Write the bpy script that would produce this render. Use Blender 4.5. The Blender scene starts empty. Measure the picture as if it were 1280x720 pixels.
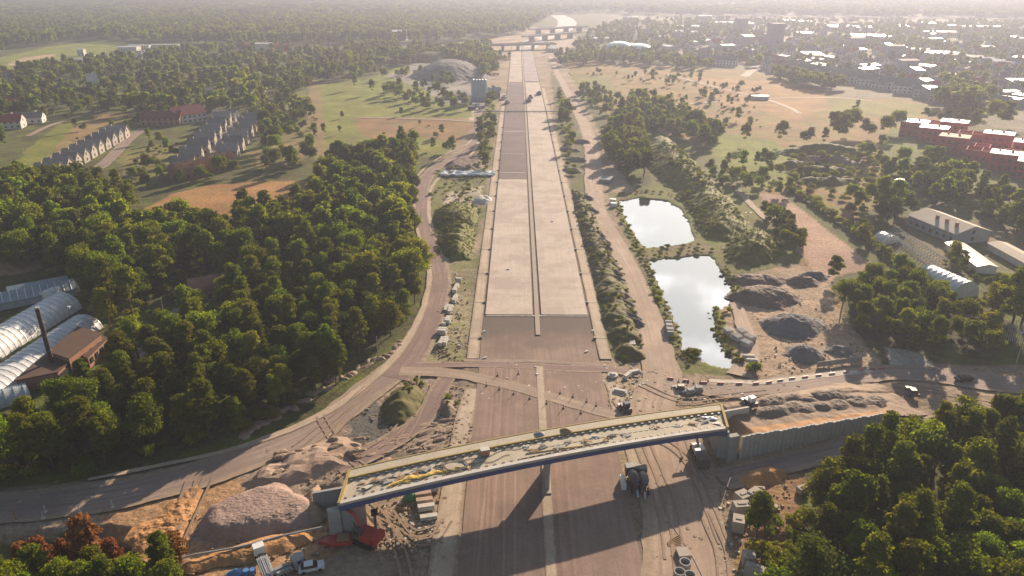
import bpy, math, random
import numpy as np
R = math.radians
random.seed(7)
rng = np.random.default_rng(7)
S = bpy.context.scene
C = S.collection

# ------------------------------------------------------------------ camera numbers and ground lookup
CH, F = 93.0, 914.0                      # camera height (m), focal length in photo pixels (1280 wide)
PITCH = math.atan(385 / F)
YAW = math.atan(7.5 * math.cos(PITCH) / F)
SUN_EL, SUN_AZ = R(19.4), R(26.0)        # azimuth from +Y towards +X

def at(px, py, z=0.0):
    """point of the place at height z that is seen at this spot of the photo"""
    a = (px - 640) / F; b = (360 - py) / F
    dy = math.cos(PITCH) + b * math.sin(PITCH); dz = -math.sin(PITCH) + b * math.cos(PITCH)
    c, s = math.cos(YAW), math.sin(YAW)
    t = (z - CH) / dz
    return ((a * c - dy * s) * t, (a * s + dy * c) * t)

def atl(pts, z=0.0):
    return [at(x, y, z) for x, y in pts]

def proj(x, y, z):
    c, s = math.cos(YAW), math.sin(YAW)
    X = x * c + y * s; Y = -x * s + y * c; Z = z - CH
    d = Y * math.cos(PITCH) - Z * math.sin(PITCH)
    u = Y * math.sin(PITCH) + Z * math.cos(PITCH)
    return 640 + F * X / d, 360 - F * u / d, d

# ------------------------------------------------------------------ polygons (numpy)
def inside(poly, X, Y):
    r = np.zeros(X.shape, bool)
    n = len(poly); j = n - 1
    for i in range(n):
        xi, yi = poly[i]; xj, yj = poly[j]
        if yi != yj:
            c = ((yi > Y) != (yj > Y)) & (X < (xj - xi) * (Y - yi) / (yj - yi) + xi)
            r ^= c
        j = i
    return r

def edge_dist(poly, X, Y):
    d = np.full(X.shape, 1e9)
    n = len(poly)
    for i in range(n):
        x0, y0 = poly[i]; x1, y1 = poly[(i + 1) % n]
        L = (x1 - x0) ** 2 + (y1 - y0) ** 2 + 1e-9
        t = np.clip(((X - x0) * (x1 - x0) + (Y - y0) * (y1 - y0)) / L, 0, 1)
        d = np.minimum(d, np.hypot(X - (x0 + t * (x1 - x0)), Y - (y0 + t * (y1 - y0))))
    return d

_T = rng.random((256, 256))
def vnoise(X, Y):
    xi = np.floor(X).astype(int); yi = np.floor(Y).astype(int)
    fx = X - xi; fy = Y - yi
    fx = fx * fx * (3 - 2 * fx); fy = fy * fy * (3 - 2 * fy)
    a = _T[xi & 255, yi & 255]; b = _T[(xi + 1) & 255, yi & 255]
    c = _T[xi & 255, (yi + 1) & 255]; d = _T[(xi + 1) & 255, (yi + 1) & 255]
    return (a * (1 - fx) + b * fx) * (1 - fy) + (c * (1 - fx) + d * fx) * fy
def fbm(X, Y, o=4):
    s = 0; a = .5; t = 0
    for k in range(o):
        s = s + a * vnoise(X * 2 ** k + 17 * k, Y * 2 ** k + 31 * k); t += a; a *= .5
    return s / t

# ------------------------------------------------------------------ materials
def nodes(name):
    m = bpy.data.materials.new(name); m.use_nodes = True
    nt = m.node_tree
    b = nt.nodes['Principled BSDF']
    return m, nt, b
def N(nt, t, **kw):
    n = nt.nodes.new(t)
    for k, v in kw.items():
        if k[0] == '_': setattr(n, k[1:], v)
        else: n.inputs[k.replace('_', ' ')].default_value = v
    return n
def mixc(nt, fac, a, b, mode='MIX'):
    n = nt.nodes.new('ShaderNodeMix'); n.data_type = 'RGBA'; n.blend_type = mode
    for sock, v in ((n.inputs[0], fac), (n.inputs[6], a), (n.inputs[7], b)):
        if isinstance(v, (int, float)): sock.default_value = v
        elif isinstance(v, (tuple, list)): sock.default_value = (*v[:3], 1)
        else: nt.links.new(v, sock)
    return n.outputs[2]
def noise(nt, vec, scale, detail=4, rough=.6):
    n = N(nt, 'ShaderNodeTexNoise', Scale=scale, Detail=detail, Roughness=rough)
    nt.links.new(vec, n.inputs['Vector']); return n.outputs['Fac']
def ramp(nt, fac, p0, p1, c0=(0, 0, 0), c1=(1, 1, 1)):
    n = nt.nodes.new('ShaderNodeValToRGB'); e = n.color_ramp.elements
    e[0].position = p0; e[1].position = p1; e[0].color = (*c0, 1); e[1].color = (*c1, 1)
    nt.links.new(fac, n.inputs[0]); return n.outputs[0]
def bump(nt, b, h, s, d):
    n = N(nt, 'ShaderNodeBump', Strength=s, Distance=d)
    nt.links.new(h, n.inputs['Height']); nt.links.new(n.outputs[0], b.inputs['Normal'])
def worldpos(nt): return nt.nodes.new('ShaderNodeNewGeometry').outputs['Position']
def objpos(nt): return nt.nodes.new('ShaderNodeTexCoord').outputs['Object']

MATS = {}
def M(name, col, col2=None, rough=.8, scale=.5, bs=.3, bd=.05, metal=0, rnd=0, fine=6.0):
    """weathered surface: base colour broken up by two scales of noise, optional per object shift"""
    if name in MATS: return MATS[name]
    m, nt, b = nodes(name)
    p = worldpos(nt)
    col2 = col2 or tuple(c * .62 for c in col)
    c = mixc(nt, ramp(nt, noise(nt, p, scale), .35, .65), col, col2)
    c = mixc(nt, .35, c, ramp(nt, noise(nt, p, fine, 5), .3, .75, tuple(x * .5 for x in col), tuple(min(1, x * 1.35) for x in col)))
    if rnd:
        oi = nt.nodes.new('ShaderNodeObjectInfo')
        h = N(nt, 'ShaderNodeHueSaturation')
        mr = N(nt, 'ShaderNodeMapRange'); mr.inputs[3].default_value = 1 - rnd; mr.inputs[4].default_value = 1 + rnd
        nt.links.new(oi.outputs['Random'], mr.inputs[0]); nt.links.new(mr.outputs[0], h.inputs['Value'])
        nt.links.new(c, h.inputs['Color']); c = h.outputs[0]
    nt.links.new(c, b.inputs['Base Color'])
    b.inputs['Roughness'].default_value = rough; b.inputs['Metallic'].default_value = metal
    if rough >= .8: b.inputs['Specular IOR Level'].default_value = .12
    if bs: bump(nt, b, noise(nt, p, fine * .5, 5), bs, bd)
    MATS[name] = m
    return m

def leafmat(name, ca, cb, trans=.35, rnd=.25):
    m, nt, b = nodes(name)
    p = objpos(nt)
    c = mixc(nt, ramp(nt, noise(nt, p, .45, 3), .38, .62), ca, cb)
    c = mixc(nt, ramp(nt, noise(nt, p, 3.0, 2), .35, .7), c, tuple(x * .6 for x in ca))
    oi = nt.nodes.new('ShaderNodeObjectInfo')
    h = N(nt, 'ShaderNodeHueSaturation')
    mr = N(nt, 'ShaderNodeMapRange'); mr.inputs[3].default_value = 1 - rnd; mr.inputs[4].default_value = 1 + rnd * 1.6
    nt.links.new(oi.outputs['Random'], mr.inputs[0]); nt.links.new(mr.outputs[0], h.inputs['Value'])
    mr2 = N(nt, 'ShaderNodeMapRange'); mr2.inputs[3].default_value = .476; mr2.inputs[4].default_value = .514
    mt = N(nt, 'ShaderNodeMath', _operation='FRACT')
    mu = N(nt, 'ShaderNodeMath', _operation='MULTIPLY'); mu.inputs[1].default_value = 7.31
    nt.links.new(oi.outputs['Random'], mu.inputs[0]); nt.links.new(mu.outputs[0], mt.inputs[0])
    nt.links.new(mt.outputs[0], mr2.inputs[0]); nt.links.new(mr2.outputs[0], h.inputs['Hue'])
    nt.links.new(c, h.inputs['Color']); c = h.outputs[0]
    d = nt.nodes.new('ShaderNodeBsdfDiffuse'); t = nt.nodes.new('ShaderNodeBsdfTranslucent')
    nt.links.new(c, d.inputs[0])
    tc = mixc(nt, 1.0, c, (1.9, 1.7, .55), 'MULTIPLY'); nt.links.new(tc, t.inputs[0])
    ms = N(nt, 'ShaderNodeMixShader'); ms.inputs[0].default_value = trans
    nt.links.new(d.outputs[0], ms.inputs[1]); nt.links.new(t.outputs[0], ms.inputs[2])
    nt.links.new(ms.outputs[0], nt.nodes['Material Output'].inputs['Surface'])
    MATS[name] = m
    return m

def roadmat(name, col, col2, track=.5, joints=0, rough=.85, edge=None, wet=None):
    """road surface; UV is (metres across, metres along)"""
    m, nt, b = nodes(name)
    uv = nt.nodes.new('ShaderNodeTexCoord').outputs['UV']; p = worldpos(nt)
    mp = N(nt, 'ShaderNodeMapping'); mp.inputs['Scale'].default_value = (1.1, .03, 1)
    nt.links.new(uv, mp.inputs[0])
    c = mixc(nt, ramp(nt, noise(nt, p, .07, 7, .7), .42, .58), tuple(x * 1.12 for x in col), tuple(x * .84 for x in col2))
    st = ramp(nt, noise(nt, mp.outputs[0], 1.0, 5, .65), .42, .6)
    c = mixc(nt, mixc(nt, track, (0, 0, 0), st), c, tuple(x * .72 for x in col2))
    c = mixc(nt, .3, c, ramp(nt, noise(nt, p, 2.2, 6, .7), .3, .7, tuple(x * .55 for x in col), tuple(min(1, x * 1.4) for x in col)))
    if joints:
        br = N(nt, 'ShaderNodeTexBrick', Scale=1.0)
        br.offset = 0; br.inputs['Color1'].default_value = (1, 1, 1, 1); br.inputs['Color2'].default_value = (.93, .93, .93, 1)
        br.inputs['Mortar'].default_value = (.72, .72, .72, 1)
        br.inputs['Mortar Size'].default_value = .035; br.inputs['Brick Width'].default_value = 4.8; br.inputs['Row Height'].default_value = joints
        nt.links.new(uv, br.inputs['Vector'])
        c = mixc(nt, 1.0, c, br.outputs['Color'], 'MULTIPLY')
    if wet:
        sx = nt.nodes.new('ShaderNodeSeparateXYZ'); nt.links.new(p, sx.inputs[0])
        ad = N(nt, 'ShaderNodeMath', _operation='MULTIPLY_ADD'); nt.links.new(noise(nt, p, .12, 5), ad.inputs[0]); ad.inputs[1].default_value = 22
        nt.links.new(sx.outputs[1], ad.inputs[2])
        mr = N(nt, 'ShaderNodeMapRange'); mr.inputs[1].default_value = wet[0] + 11; mr.inputs[2].default_value = wet[1] + 11
        nt.links.new(ad.outputs[0], mr.inputs[0])
        c = mixc(nt, mr.outputs[0], c, wet[2])
    if edge:
        ea = nt.nodes.new('ShaderNodeAttribute'); ea.attribute_name = 'edge'
        ad = N(nt, 'ShaderNodeMath', _operation='MULTIPLY_ADD'); nt.links.new(noise(nt, p, .7, 6, .7), ad.inputs[0]); ad.inputs[1].default_value = 1.1; nt.links.new(ea.outputs['Fac'], ad.inputs[2])
        mr = N(nt, 'ShaderNodeMapRange'); mr.inputs[1].default_value = 1.2; mr.inputs[2].default_value = 1.42; nt.links.new(ad.outputs[0], mr.inputs[0])
        c = mixc(nt, mr.outputs[0], c, mixc(nt, ramp(nt, noise(nt, p, .9, 7, .7), .3, .7), tuple(x * .7 for x in edge), tuple(x * 1.25 for x in edge)))
    nt.links.new(c, b.inputs['Base Color']); b.inputs['Roughness'].default_value = rough; b.inputs['Specular IOR Level'].default_value = .22
    bump(nt, b, noise(nt, mp.outputs[0], 1.0, 6), .4 if track > .4 else .1, .12)
    MATS[name] = m
    return m

# ------------------------------------------------------------------ mesh building
class MB:
    def __init__(s): s.v = []; s.f = []; s.uv = None
    def add(s, vs, fs):
        o = len(s.v); s.v += [tuple(v) for v in vs]; s.f += [tuple(i + o for i in f) for f in fs]; return s
    def box(s, c, d, rz=0, tilt=0, taper=1.0):
        x, y, z = c; a, b, h = d[0] / 2, d[1] / 2, d[2]
        vs = []
        for zz, k in ((0, 1), (h, taper)):
            for sx, sy in ((-1, -1), (1, -1), (1, 1), (-1, 1)):
                px, py, pz = sx * a * k, sy * b * k, zz
                if tilt: py, pz = py * math.cos(tilt) - pz * math.sin(tilt), py * math.sin(tilt) + pz * math.cos(tilt)
                vs.append((x + px * math.cos(rz) - py * math.sin(rz), y + px * math.sin(rz) + py * math.cos(rz), z + pz))
        return s.add(vs, [(3, 2, 1, 0), (4, 5, 6, 7), (0, 1, 5, 4), (1, 2, 6, 5), (2, 3, 7, 6), (3, 0, 4, 7)])
    def prism(s, poly, z0, z1):
        n = len(poly)
        z0 = z0 if hasattr(z0, '__len__') else [z0] * n; z1 = z1 if hasattr(z1, '__len__') else [z1] * n
        vs = [(p[0], p[1], z) for p, z in zip(poly, z0)] + [(p[0], p[1], z) for p, z in zip(poly, z1)]
        return s.add(vs, [tuple(range(n))[::-1], tuple(range(n, 2 * n))] + [(i, (i + 1) % n, n + (i + 1) % n, n + i) for i in range(n)])
    def tube(s, pts, r, n=8):
        rs = r if hasattr(r, '__len__') else [r] * len(pts)
        vs = []; P = [np.array(p, float) for p in pts]
        for i, p in enumerate(P):
            t = P[min(i + 1, len(P) - 1)] - P[max(i - 1, 0)]; t /= np.linalg.norm(t) + 1e-9
            u = np.cross(t, (0, 0, 1)) if abs(t[2]) < .9 else np.cross(t, (1, 0, 0)); u /= np.linalg.norm(u) + 1e-9
            w = np.cross(t, u)
            for k in range(n):
                a = 2 * math.pi * k / n
                vs.append(p + rs[i] * (math.cos(a) * u + math.sin(a) * w))
        fs = [(i * n + k, i * n + (k + 1) % n, (i + 1) * n + (k + 1) % n, (i + 1) * n + k) for i in range(len(P) - 1) for k in range(n)]
        fs += [tuple(range(n))[::-1], tuple(range((len(P) - 1) * n, len(P) * n))]
        return s.add(vs, fs)
    def gable(s, L, W, z0, z1, over=.4, th=.25, axis='x'):
        """two roof slabs, ridge along x"""
        for sg in (-1, 1):
            o = W / 2 + over; e = z0 - over * (z1 - z0) / (W / 2)
            p = [(-L / 2 - over, 0, z1), (L / 2 + over, 0, z1), (L / 2 + over, sg * o, e), (-L / 2 - over, sg * o, e)]
            vs = p + [(x, y, z + th) for x, y, z in p]
            if axis == 'y': vs = [(-y, x, z) for x, y, z in vs]
            fs = [(0, 1, 2, 3), (7, 6, 5, 4), (0, 4, 5, 1), (1, 5, 6, 2), (2, 6, 7, 3), (3, 7, 4, 0)]
            if sg < 0: fs = [f[::-1] for f in fs]
            s.add(vs, fs)
        return s
    def gwall(s, L, W, h, hr):
        """walls with gable ends, ridge along x"""
        vs = []
        for x in (-L / 2, L / 2):
            vs += [(x, -W / 2, 0), (x, W / 2, 0), (x, W / 2, h), (x, 0, hr), (x, -W / 2, h)]
        return s.add(vs, [(0, 4, 3, 2, 1), (5, 6, 7, 8, 9), (0, 5, 9, 4), (1, 2, 7, 6), (4, 9, 8, 3), (3, 8, 7, 2), (0, 1, 6, 5)])
    def mesh(s, name, mat, smooth=False):
        me = bpy.data.meshes.new(name); me.from_pydata(s.v, [], s.f)
        if mat: me.materials.append(mat)
        if smooth: me.polygons.foreach_set('use_smooth', [True] * len(me.polygons))
        me.update(); return me
    def build(s, name, mat, parent=None, loc=(0, 0, 0), rz=0, smooth=False):
        return link(name, s.mesh(name, mat, smooth), parent, loc, rz)

def link(name, me, parent=None, loc=(0, 0, 0), rz=0):
    o = bpy.data.objects.new(name, me); C.objects.link(o); o.parent = parent
    o.location = loc; o.rotation_euler = (0, 0, rz); return o
def tag(o, label=None, cat=None, group=None, kind=None):
    if label: o['label'] = label
    if cat: o['category'] = cat
    if group: o['group'] = group
    if kind: o['kind'] = kind
    return o
def thing(name, label, cat, loc, rz=0, group=None, sc=1):
    o = bpy.data.objects.new(name, None); C.objects.link(o)
    o.location = loc; o.rotation_euler = (0, 0, rz); o.scale = (sc, sc, sc); o.empty_display_size = .1
    return tag(o, label, cat, group)
KIDS = {}
def copy_thing(root, loc, rz=0, label=None, group=None, sc=None):
    def cp(o, par):
        c = o.copy(); C.objects.link(c); c.parent = par
        for k in o.children: cp(k, c)
        return c
    c = cp(root, None); c.location = loc; c.rotation_euler = (0, 0, rz)
    if sc is not None: c.scale = sc if hasattr(sc, '__len__') else (sc, sc, sc)
    if label: c['label'] = label
    if group: c['group'] = group
    return c

def grid_mesh(name, X, Y, Z, keep=None, mat=None, smooth=True, col=None):
    """mesh from 2-D coordinate arrays; keep = mask of quads"""
    ny, nx = X.shape
    V = np.stack([X, Y, Z], -1).reshape(-1, 3)
    ii = (np.arange(ny - 1)[:, None] * nx + np.arange(nx - 1)[None, :])
    Q = np.stack([ii, ii + 1, ii + nx + 1, ii + nx], -1).reshape(-1, 4)
    if keep is not None:
        Q = Q[keep.reshape(-1)]
        used = np.zeros(len(V), bool); used[Q.ravel()] = True
        mp = np.cumsum(used) - 1; V = V[used]; Q = mp[Q]
        if col is not None: col = col.reshape(-1, col.shape[-1])[used]
    me = bpy.data.meshes.new(name)
    me.vertices.add(len(V)); me.vertices.foreach_set('co', V.astype('f').ravel())
    me.loops.add(Q.size); me.loops.foreach_set('vertex_index', Q.astype('i').ravel())
    me.polygons.add(len(Q)); me.polygons.foreach_set('loop_start', np.arange(0, Q.size, 4, dtype='i'))
    me.polygons.foreach_set('loop_total', np.full(len(Q), 4, 'i'))
    me.polygons.foreach_set('use_smooth', np.full(len(Q), smooth))
    me.update(calc_edges=True)
    if col is not None:
        a = me.attributes.new('zone', 'FLOAT_COLOR', 'POINT'); a.data.foreach_set('color', col.astype('f').reshape(-1))
    if mat: me.materials.append(mat)
    return me

HEAPS = []
def on_heap(x, y):
    b_ = 0
    for x0, y0, rs, z, k, base in HEAPS:
        i = int((y - y0) / rs + .5); j = int((x - x0) / rs + .5)
        if 0 <= i < z.shape[0] and 0 <= j < z.shape[1] and k[i, j]: b_ = max(b_, z[i, j] + base)
    return float(b_)
def heap(name, poly, h, mat, slope=.65, base=0.0, rough=.25, res=None, nscale=.35, ridge=0, label=None, cat='heap', group=None, kind=None):
    xs = [p[0] for p in poly]; ys = [p[1] for p in poly]
    w = max(max(xs) - min(xs), max(ys) - min(ys)); res = res or max(.25, w / 110)
    gx = np.arange(min(xs) - res, max(xs) + 2 * res, res); gy = np.arange(min(ys) - res, max(ys) + 2 * res, res)
    X, Y = np.meshgrid(gx, gy)
    wob = (fbm(X * .3, Y * .3, 3) - .5) * min(3, w * .1)
    ins = inside(poly, X, Y); ed = edge_dist(poly, X, Y); d = np.where(ins, ed, -ed)
    for _ in range(min(90, int((ed * ins).max() / res * .9) ** 2 // 6)):
        dp = np.pad(d, 1, 'edge'); d = np.where(ed > res, (dp[:-2, 1:-1] + dp[2:, 1:-1] + dp[1:-1, :-2] + dp[1:-1, 2:] + d) / 5, d)
    d = d + wob
    z = np.minimum(h, d * slope)
    z = np.where(d * slope > h * .7, h * .7 + (1 - np.exp(-(d * slope - h * .7) / (h * .3 + .01))) * h * .3, z)
    z = z + (fbm(X * nscale, Y * nscale, 4) - .5) * 2 * rough * np.clip(d, 0, 2) / 2
    if ridge: z = z + np.abs(np.sin((X * .8 + Y * .6) * ridge + 3 * fbm(X * .1, Y * .1, 2))) * rough * np.clip(d, 0, 2) / 2
    z = z + (rng.random(X.shape) - .5) * min(.16, res * (.35 if mat not in (grass_mound, brush_mound) else .12)) * np.clip(d, 0, 1)
    z = np.where(d < 0, d * .4 - .02, z)
    k = (d > -res * 1.6); kq = k[:-1, :-1] & k[1:, 1:] & k[:-1, 1:] & k[1:, :-1]
    HEAPS.append((gx[0], gy[0], res, z, k, base))
    cx, cy = sum(xs) / len(xs), sum(ys) / len(ys)
    me = grid_mesh(name, X - cx, Y - cy, z, kq, mat, mat in (grass_mound, brush_mound))
    o = link(name, me, None, (cx, cy, base))
    if kind: return tag(o, kind=kind)
    return tag(o, label, cat, group)

def blob(cx, cy, rx, ry, rot=0, n=12, seed=0):
    q = random.Random(seed)
    return [(cx + math.cos(rot) * rx * k * math.cos(a) - math.sin(rot) * ry * k * math.sin(a),
             cy + math.sin(rot) * rx * k * math.cos(a) + math.cos(rot) * ry * k * math.sin(a))
            for a, k in ((2 * math.pi * i / n, q.uniform(.85, 1.12)) for i in range(n))]

def spline(pts, step):
    P = np.array(pts, float); P = np.vstack([2 * P[0] - P[1], P, 2 * P[-1] - P[-2]])
    out = []
    for i in range(1, len(P) - 2):
        L = np.linalg.norm(P[i + 1, :2] - P[i, :2]); n = max(2, int(L / step))
        for k in range(n):
            t = k / n; a, b, c, d = P[i - 1], P[i], P[i + 1], P[i + 2]
            out.append(.5 * ((2 * b) + (-a + c) * t + (2 * a - 5 * b + 4 * c - d) * t * t + (-a + 3 * b - 3 * c + d) * t ** 3))
    out.append(P[-2]); return np.array(out)

def ribbon(name, pts, width, z, mat, step=2.5, nx=6, wob=.4, off=0, kind='structure', thick=0, label=None, cat=None, group=None, parent=None):
    P = spline([(p[0], p[1], (width[i] if hasattr(width, '__len__') else width)) for i, p in enumerate(pts)], step)
    T = np.gradient(P[:, :2], axis=0); T /= np.linalg.norm(T, axis=1)[:, None] + 1e-9
    Nn = np.stack([T[:, 1], -T[:, 0]], 1)
    s = np.concatenate([[0], np.cumsum(np.linalg.norm(np.diff(P[:, :2], axis=0), axis=1))])
    u = np.linspace(-.5, .5, nx + 1)
    wl = (fbm(s * .22, s * 0 + z * 50, 5) - .5) * 2.6 * wob; wr = (fbm(s * .22, s * 0 + 9 + z * 50, 5) - .5) * 2.6 * wob
    W = P[:, 2][:, None] * u[None] + off
    W[:, 0] -= wl; W[:, -1] += wr
    X = P[:, 0][:, None] + Nn[:, 0][:, None] * W; Y = P[:, 1][:, None] + Nn[:, 1][:, None] * W
    Z = np.full(X.shape, z)
    me = grid_mesh(name, X, Y, Z, None, mat, not thick)
    uvl = me.uv_layers.new(name='UVMap')
    vi = np.empty(len(me.loops), 'i'); me.loops.foreach_get('vertex_index', vi)
    U = np.stack([W, np.repeat(s[:, None], nx + 1, 1)], -1).reshape(-1, 2)
    uvl.data.foreach_set('uv', U[vi].astype('f').ravel())
    ea = me.attributes.new('edge', 'FLOAT', 'POINT'); ea.data.foreach_set('value', np.repeat(np.abs(u)[None] * 2, len(P), 0).astype('f').ravel())
    # faces wound right way up
    if me.polygons[0].normal.z < 0: me.flip_normals()
    o = link(name, me, parent)
    if thick:
        md = o.modifiers.new('thickness', 'SOLIDIFY'); md.thickness = thick; md.offset = -1
    if parent is None:
        if kind == 'structure': tag(o, kind=kind)
        else: tag(o, label, cat, group)
    return o

# ------------------------------------------------------------------ material library
soil_tan = M('tan_soil', (.34, .25, .17), (.25, .175, .12), scale=.15, bs=.7, bd=.25, fine=1.6)
soil_orange = M('orange_soil', (.46, .25, .11), (.34, .18, .085), scale=.15, bs=.7, bd=.25, fine=1.4)
soil_grey = M('grey_soil', (.24, .18, .14), (.175, .135, .105), scale=.2, bs=.7, bd=.25, fine=1.8)
soil_pink = M('pink_soil', (.36, .26, .2), (.28, .2, .15), scale=.1, bs=.5, bd=.2, fine=1.4)
gravel = M('grey_gravel', (.22, .2, .18), (.15, .14, .125), scale=.4, bs=.9, bd=.3, fine=3)
gravel_blue = M('crushed_stone', (.2, .19, .18), (.14, .135, .13), scale=.3, bs=.9, bd=.3, fine=2.6)
grass_mound = M('mound_grass', (.145, .14, .02), (.08, .1, .014), scale=.16, bs=.35, bd=.12, fine=3)
brush_mound = M('mound_brush', (.1, .1, .028), (.15, .115, .05), scale=.3, bs=.4, bd=.15, fine=3)
conc = M('concrete', (.42, .37, .31), (.36, .31, .26), scale=.3, bs=.15, bd=.03, fine=4)
conc_white = M('pale_concrete', (.6, .57, .52), (.48, .45, .4), scale=.5, bs=.2, bd=.04, fine=4)
conc_grey = M('grey_concrete', (.36, .36, .35), (.27, .27, .265), scale=.4, bs=.2, bd=.04, fine=4)
deckmat = M('bridge_concrete', (.5, .44, .34), (.4, .35, .27), scale=.35, bs=.2, bd=.04, fine=3)
blue_paint = M('blue_girder_paint', (.06, .1, .26), (.045, .08, .2), rough=.5, scale=.3, bs=.05)
yellow_form = M('yellow_formwork', (.42, .31, .12), (.33, .25, .1), scale=1.2, bs=.1)
tarp_yel = M('yellow_sheet', (.6, .4, .05), (.5, .32, .06), rough=.6, scale=1, bs=.3)
tarp_blue = M('blue_sheet', (.12, .2, .35), (.3, .36, .42), rough=.5, scale=1, bs=.3)
timber = M('timber', (.36, .24, .13), (.25, .16, .09), scale=1.5, bs=.2)
steel = M('dark_steel', (.09, .09, .095), (.14, .1, .08), rough=.55, scale=1, bs=.1, metal=.2)
steel_light = M('galvanised_steel', (.5, .5, .5), (.38, .38, .39), rough=.45, scale=1, bs=.05, metal=.3)
rubber = M('rubber', (.03, .03, .03), rough=.9, scale=2)
red_paint = M('red_machine_paint', (.5, .05, .035), (.36, .05, .035), rough=.45, scale=.8, bs=.05)
white_paint = M('white_paint', (.78, .78, .76), (.68, .68, .66), rough=.4, scale=.8, bs=.03)
glass_dark = M('dark_glass', (.03, .035, .04), rough=.1, scale=2, bs=0)
green_plastic = M('green_plastic', (.05, .32, .12), rough=.5, scale=1, bs=.1)
blue_plastic = M('blue_plastic', (.1, .25, .55), rough=.45, scale=1, bs=.1)
film = M('greenhouse_film', (.8, .79, .76), (.7, .69, .67), rough=.35, scale=.25, bs=.25, bd=.1, fine=.8)
film_grey = M('old_greenhouse_film', (.42, .45, .47), (.33, .36, .38), rough=.35, scale=.25, bs=.3, bd=.1, fine=.8)
roof_brown = M('brown_roof_felt', (.13, .085, .065), (.1, .065, .05), scale=.4, bs=.2, fine=3)
roof_grey = M('grey_roof_tiles', (.22, .2, .19), (.16, .145, .14), scale=.4, bs=.3, rnd=.25, fine=3)
roof_red = M('red_roof_tiles', (.33, .06, .04), (.24, .045, .03), scale=.4, bs=.3, rnd=.2, fine=3)
roof_white = M('white_roof_sheet', (.55, .54, .53), (.42, .42, .42), rough=.45, scale=.1, bs=.05, rnd=.12, fine=1)
roof_beige = M('beige_roof_sheet', (.52, .45, .36), (.44, .38, .31), scale=.2, bs=.1, fine=2)
wall_white = M('white_render_wall', (.62, .6, .56), (.52, .5, .46), scale=.3, bs=.1, rnd=.12, fine=2)
wall_row = M('cream_render_wall', (.4, .36, .31), (.33, .29, .25), scale=.3, bs=.1, rnd=.12, fine=2)
wall_brick = M('brick_wall', (.36, .2, .13), (.28, .15, .1), scale=.6, bs=.3, rnd=.1, fine=4)
wall_red = M('red_brick_wall', (.5, .075, .055), (.42, .06, .05), scale=.5, bs=.3, rnd=.1, fine=4)
wall_grey = M('grey_cladding', (.3, .31, .32), (.24, .25, .26), scale=.3, bs=.1, rnd=.1, fine=2)
silo_blue = M('pale_blue_silo_sheet', (.4, .5, .55), (.34, .43, .48), rough=.5, scale=.2, bs=.05, fine=1)
window_dark = M('window_glass', (.04, .045, .05), rough=.15, scale=2, bs=0)
bark = M('bark', (.12, .085, .055), (.08, .055, .04), scale=2, bs=.5, bd=.03, fine=6)
asphalt = M('asphalt', (.06, .055, .055), (.045, .042, .042), scale=.3, bs=.1, fine=5)

leaf_a = leafmat('broadleaf_foliage', (.165, .225, .02), (.09, .135, .015), .48, .26)
leaf_b = leafmat('pine_foliage', (.15, .178, .024), (.09, .115, .018), .42, .24)
leaf_c = leafmat('shrub_foliage', (.19, .225, .025), (.1, .125, .018), .45, .25)
leaf_red = leafmat('dead_pine_foliage', (.27, .12, .05), (.19, .085, .035), .25, .1)
leaf_dark = leafmat('dark_foliage', (.085, .115, .022), (.05, .075, .016), .35, .3)

# ================================================================== THE GROUND
POND1 = atl([(772, 250), (800, 246), (836, 250), (852, 262), (862, 276), (870, 300), (845, 305), (808, 309), (796, 300), (781, 272)])
POND2 = atl([(808, 324), (850, 320), (888, 317), (899, 332), (908, 348), (920, 366), (912, 378), (892, 388), (894, 410), (908, 434), (926, 461),
             (893, 457), (868, 446), (848, 436), (850, 418), (838, 392), (826, 362)])
PIT = atl([(-260, 672), (60, 660), (150, 655), (205, 672), (225, 700), (200, 760), (-260, 800)])
UNDER = atl([(372, 612), (424, 604), (424, 640), (404, 650), (385, 628)])

def height(X, Y):
    X = np.asarray(X, float); Y = np.asarray(Y, float)
    Z = np.zeros(X.shape)
    for poly, dep, slope in ((POND1, 2.2, 1.0), (POND2, 2.2, 1.0), (PIT, 2.6, 1.2), (UNDER, 2.0, .9)):
        xs = [p[0] for p in poly]; ys = [p[1] for p in poly]
        m = (X > min(xs) - 2) & (X < max(xs) + 2) & (Y > min(ys) - 2) & (Y < max(ys) + 2)
        if not m.any(): continue
        x, y = X[m], Y[m]
        d = edge_dist(poly, x, y) * np.where(inside(poly, x, y), 1, -1)
        d = d + (fbm(x * .35, y * .35, 3) - .5) * 3.2
        Z[m] = np.minimum(Z[m], -np.clip(d * slope, 0, dep))
    return Z
def h1(x, y): return float(height(np.array([x]), np.array([y]))[0])

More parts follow.
